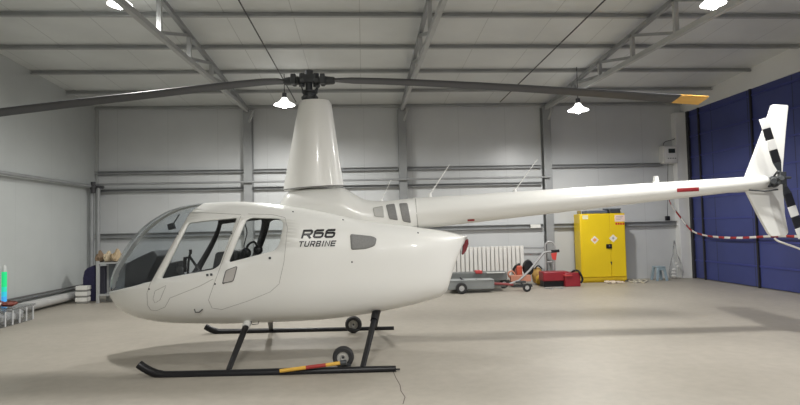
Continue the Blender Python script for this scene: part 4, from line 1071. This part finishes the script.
# clear storage bin with things on its lid
yb0, yb1 = 8.92, 9.78; xb0 = LEFT+.26; xb1 = -5.50; zb = .27
t = thing('storage_bin', 'clear plastic storage bin full of silvery bags by the left wall', 'storage bin', ((xb0+xb1)/2, (yb0+yb1)/2, 0))
def hollow(lo, hi, w):
    m = MB(); x0, y0, z0 = lo; x1, y1, z1 = hi
    m.box((x0, y0, z0), (x1, y1, z0+w)); m.box((x0, y0, z0+w), (x1, y0+w, z1)); m.box((x0, y1-w, z0+w), (x1, y1, z1)); m.box((x0, y0+w, z0+w), (x0+w, y1-w, z1)); m.box((x1-w, y0+w, z0+w), (x1, y1-w, z1)); return m
hollow((xb0, yb0, .005), (xb1, yb1, zb-.03), .008).build('bin_body', glass_mat('bin_plastic', (.93, .94, .95), .2, .15), t, smooth=False)
MB().box((xb0-.02, yb0-.02, zb-.03), (xb1+.02, yb1+.02, zb)).build('bin_lid', glass_mat('lid_plastic', (.86, .87, .88), .5, .25), t, bevel=.01)
for k in range(5):
    y = yb0+.1+.18*k
    for (sx, lab) in ((xb1+.0, 0),): MB().box((sx-.0, y-.012, .01), (sx+.012, y+.012, zb-.04)).build('bin_rib', mat('bin_rib_grey', (.62, .63, .64), .4), t)
rng = random.Random(11)
for k, (x, y) in enumerate(((xb1-.13, yb0+.15), (xb1-.12, yb0+.38), (xb1-.13, yb0+.62))):
    m = MB().sphere((x, y, .115), .10, 10, 1, 1.05, .95); m.v = [p+Vector((rng.uniform(-.018, .018), rng.uniform(-.015, .015), rng.uniform(-.01, .02))) for p in m.v]
    solo('foil_bag', m, mat('foil_grey', (.74, .74, .75), .4, 0, .35, 14), 'crumpled silvery bag packed inside the clear storage bin', 'bag', 'silvery bags in the storage bin', sharp=10)
# red and white bundle on the lid
c = at_z(16, 307, zb); c.x = min(c.x, xb1-.24); c.y = min(max(c.y, yb0+.2), yb1-.2)
t = thing('cloth_bundle', 'dark red and white bundle lying on the storage bin lid', 'bundle', c)
m = MB().sphere(c+Vector((-.11, 0, .05)), .11, 14, 1.2, 1.1, .42); m.v = [p+Vector((rng.uniform(-.02, .02), rng.uniform(-.02, .02), abs(rng.uniform(0, .02)))) for p in m.v]; m.build('red_cloth', mat('cloth_dark_red', (.16, .025, .02), .6, 0, .4, 14), t)
m = MB().sphere(c+Vector((.12, .0, .045)), .10, 14, 1.1, 1.1, .42); m.v = [p+Vector((rng.uniform(-.02, .02), rng.uniform(-.02, .02), abs(rng.uniform(0, .02)))) for p in m.v]; m.build('red_cloth', mat('cloth_brown_red', (.20, .05, .035), .6, 0, .4, 14), t)
m = MB().sphere(c+Vector((.0, -.05, .045)), .055, 12, .7, 1.2, .75); m.build('white_pad', mat('cloth_white', (.62, .58, .54), .7), t)
# green and blue light tube standing on the lid
b_ = at_z(4, 306, zb); bt = at_y(4, 265, b_.y).z; r = .038
t = thing('light_tube', 'upright tube glowing green above and blue below at the left edge', 'light tube', b_)
def emis(nm, c0, sE): return mat(nm, c0, .4, emit=c0, estr=sE)
z0, z1 = zb+.001, bt-.11; zz_ = [z0, z0+(z1-z0)*.28, z0+(z1-z0)*.42, z0+(z1-z0)*.56, z1]
for i, (nm, cc, lb) in enumerate((('blue_section', (.05, .36, .78), 'bright blue lower part'), ('cyan_section', (.03, .50, .62), 'cyan part between blue and green'), ('teal_section', (.02, .60, .40), 'teal part between blue and green'), ('green_section', (.015, .62, .20), 'bright green upper part'))):
    MB().lathe([(.001, zz_[i]), (r, zz_[i]), (r, zz_[i+1]-.0005), (.001, zz_[i+1]-.0005)], (b_.x, b_.y, 0)).build(nm, emis('tube_'+nm, cc, .6), t)['label'] = lb
MB().lathe([(r, z1), (r*.95, z1+.05), (r*.75, bt-.02), (r*.3, bt), (.001, bt)], (b_.x, b_.y, 0)).build('cap', mat('cap_white', (.55, .57, .56), .4), t)

# hairline crack in the concrete near the skid heel
P = [at_z(x, y, .0006) for x, y in ((393, 371), (396, 378), (400, 385), (401, 391), (405, 397), (403, 404))]
m = MB(); w = .004
for i in range(len(P)-1):
    d = (P[i+1]-P[i]).normalized(); n = Vector((-d.y, d.x, 0))*w; m.add([P[i]-n, P[i]+n, P[i+1]+n, P[i+1]-n], [(0, 1, 2, 3)])
m.build('floor_crack', mat('crack_dark', (.12, .10, .09), .8), kind='structure', smooth=False)
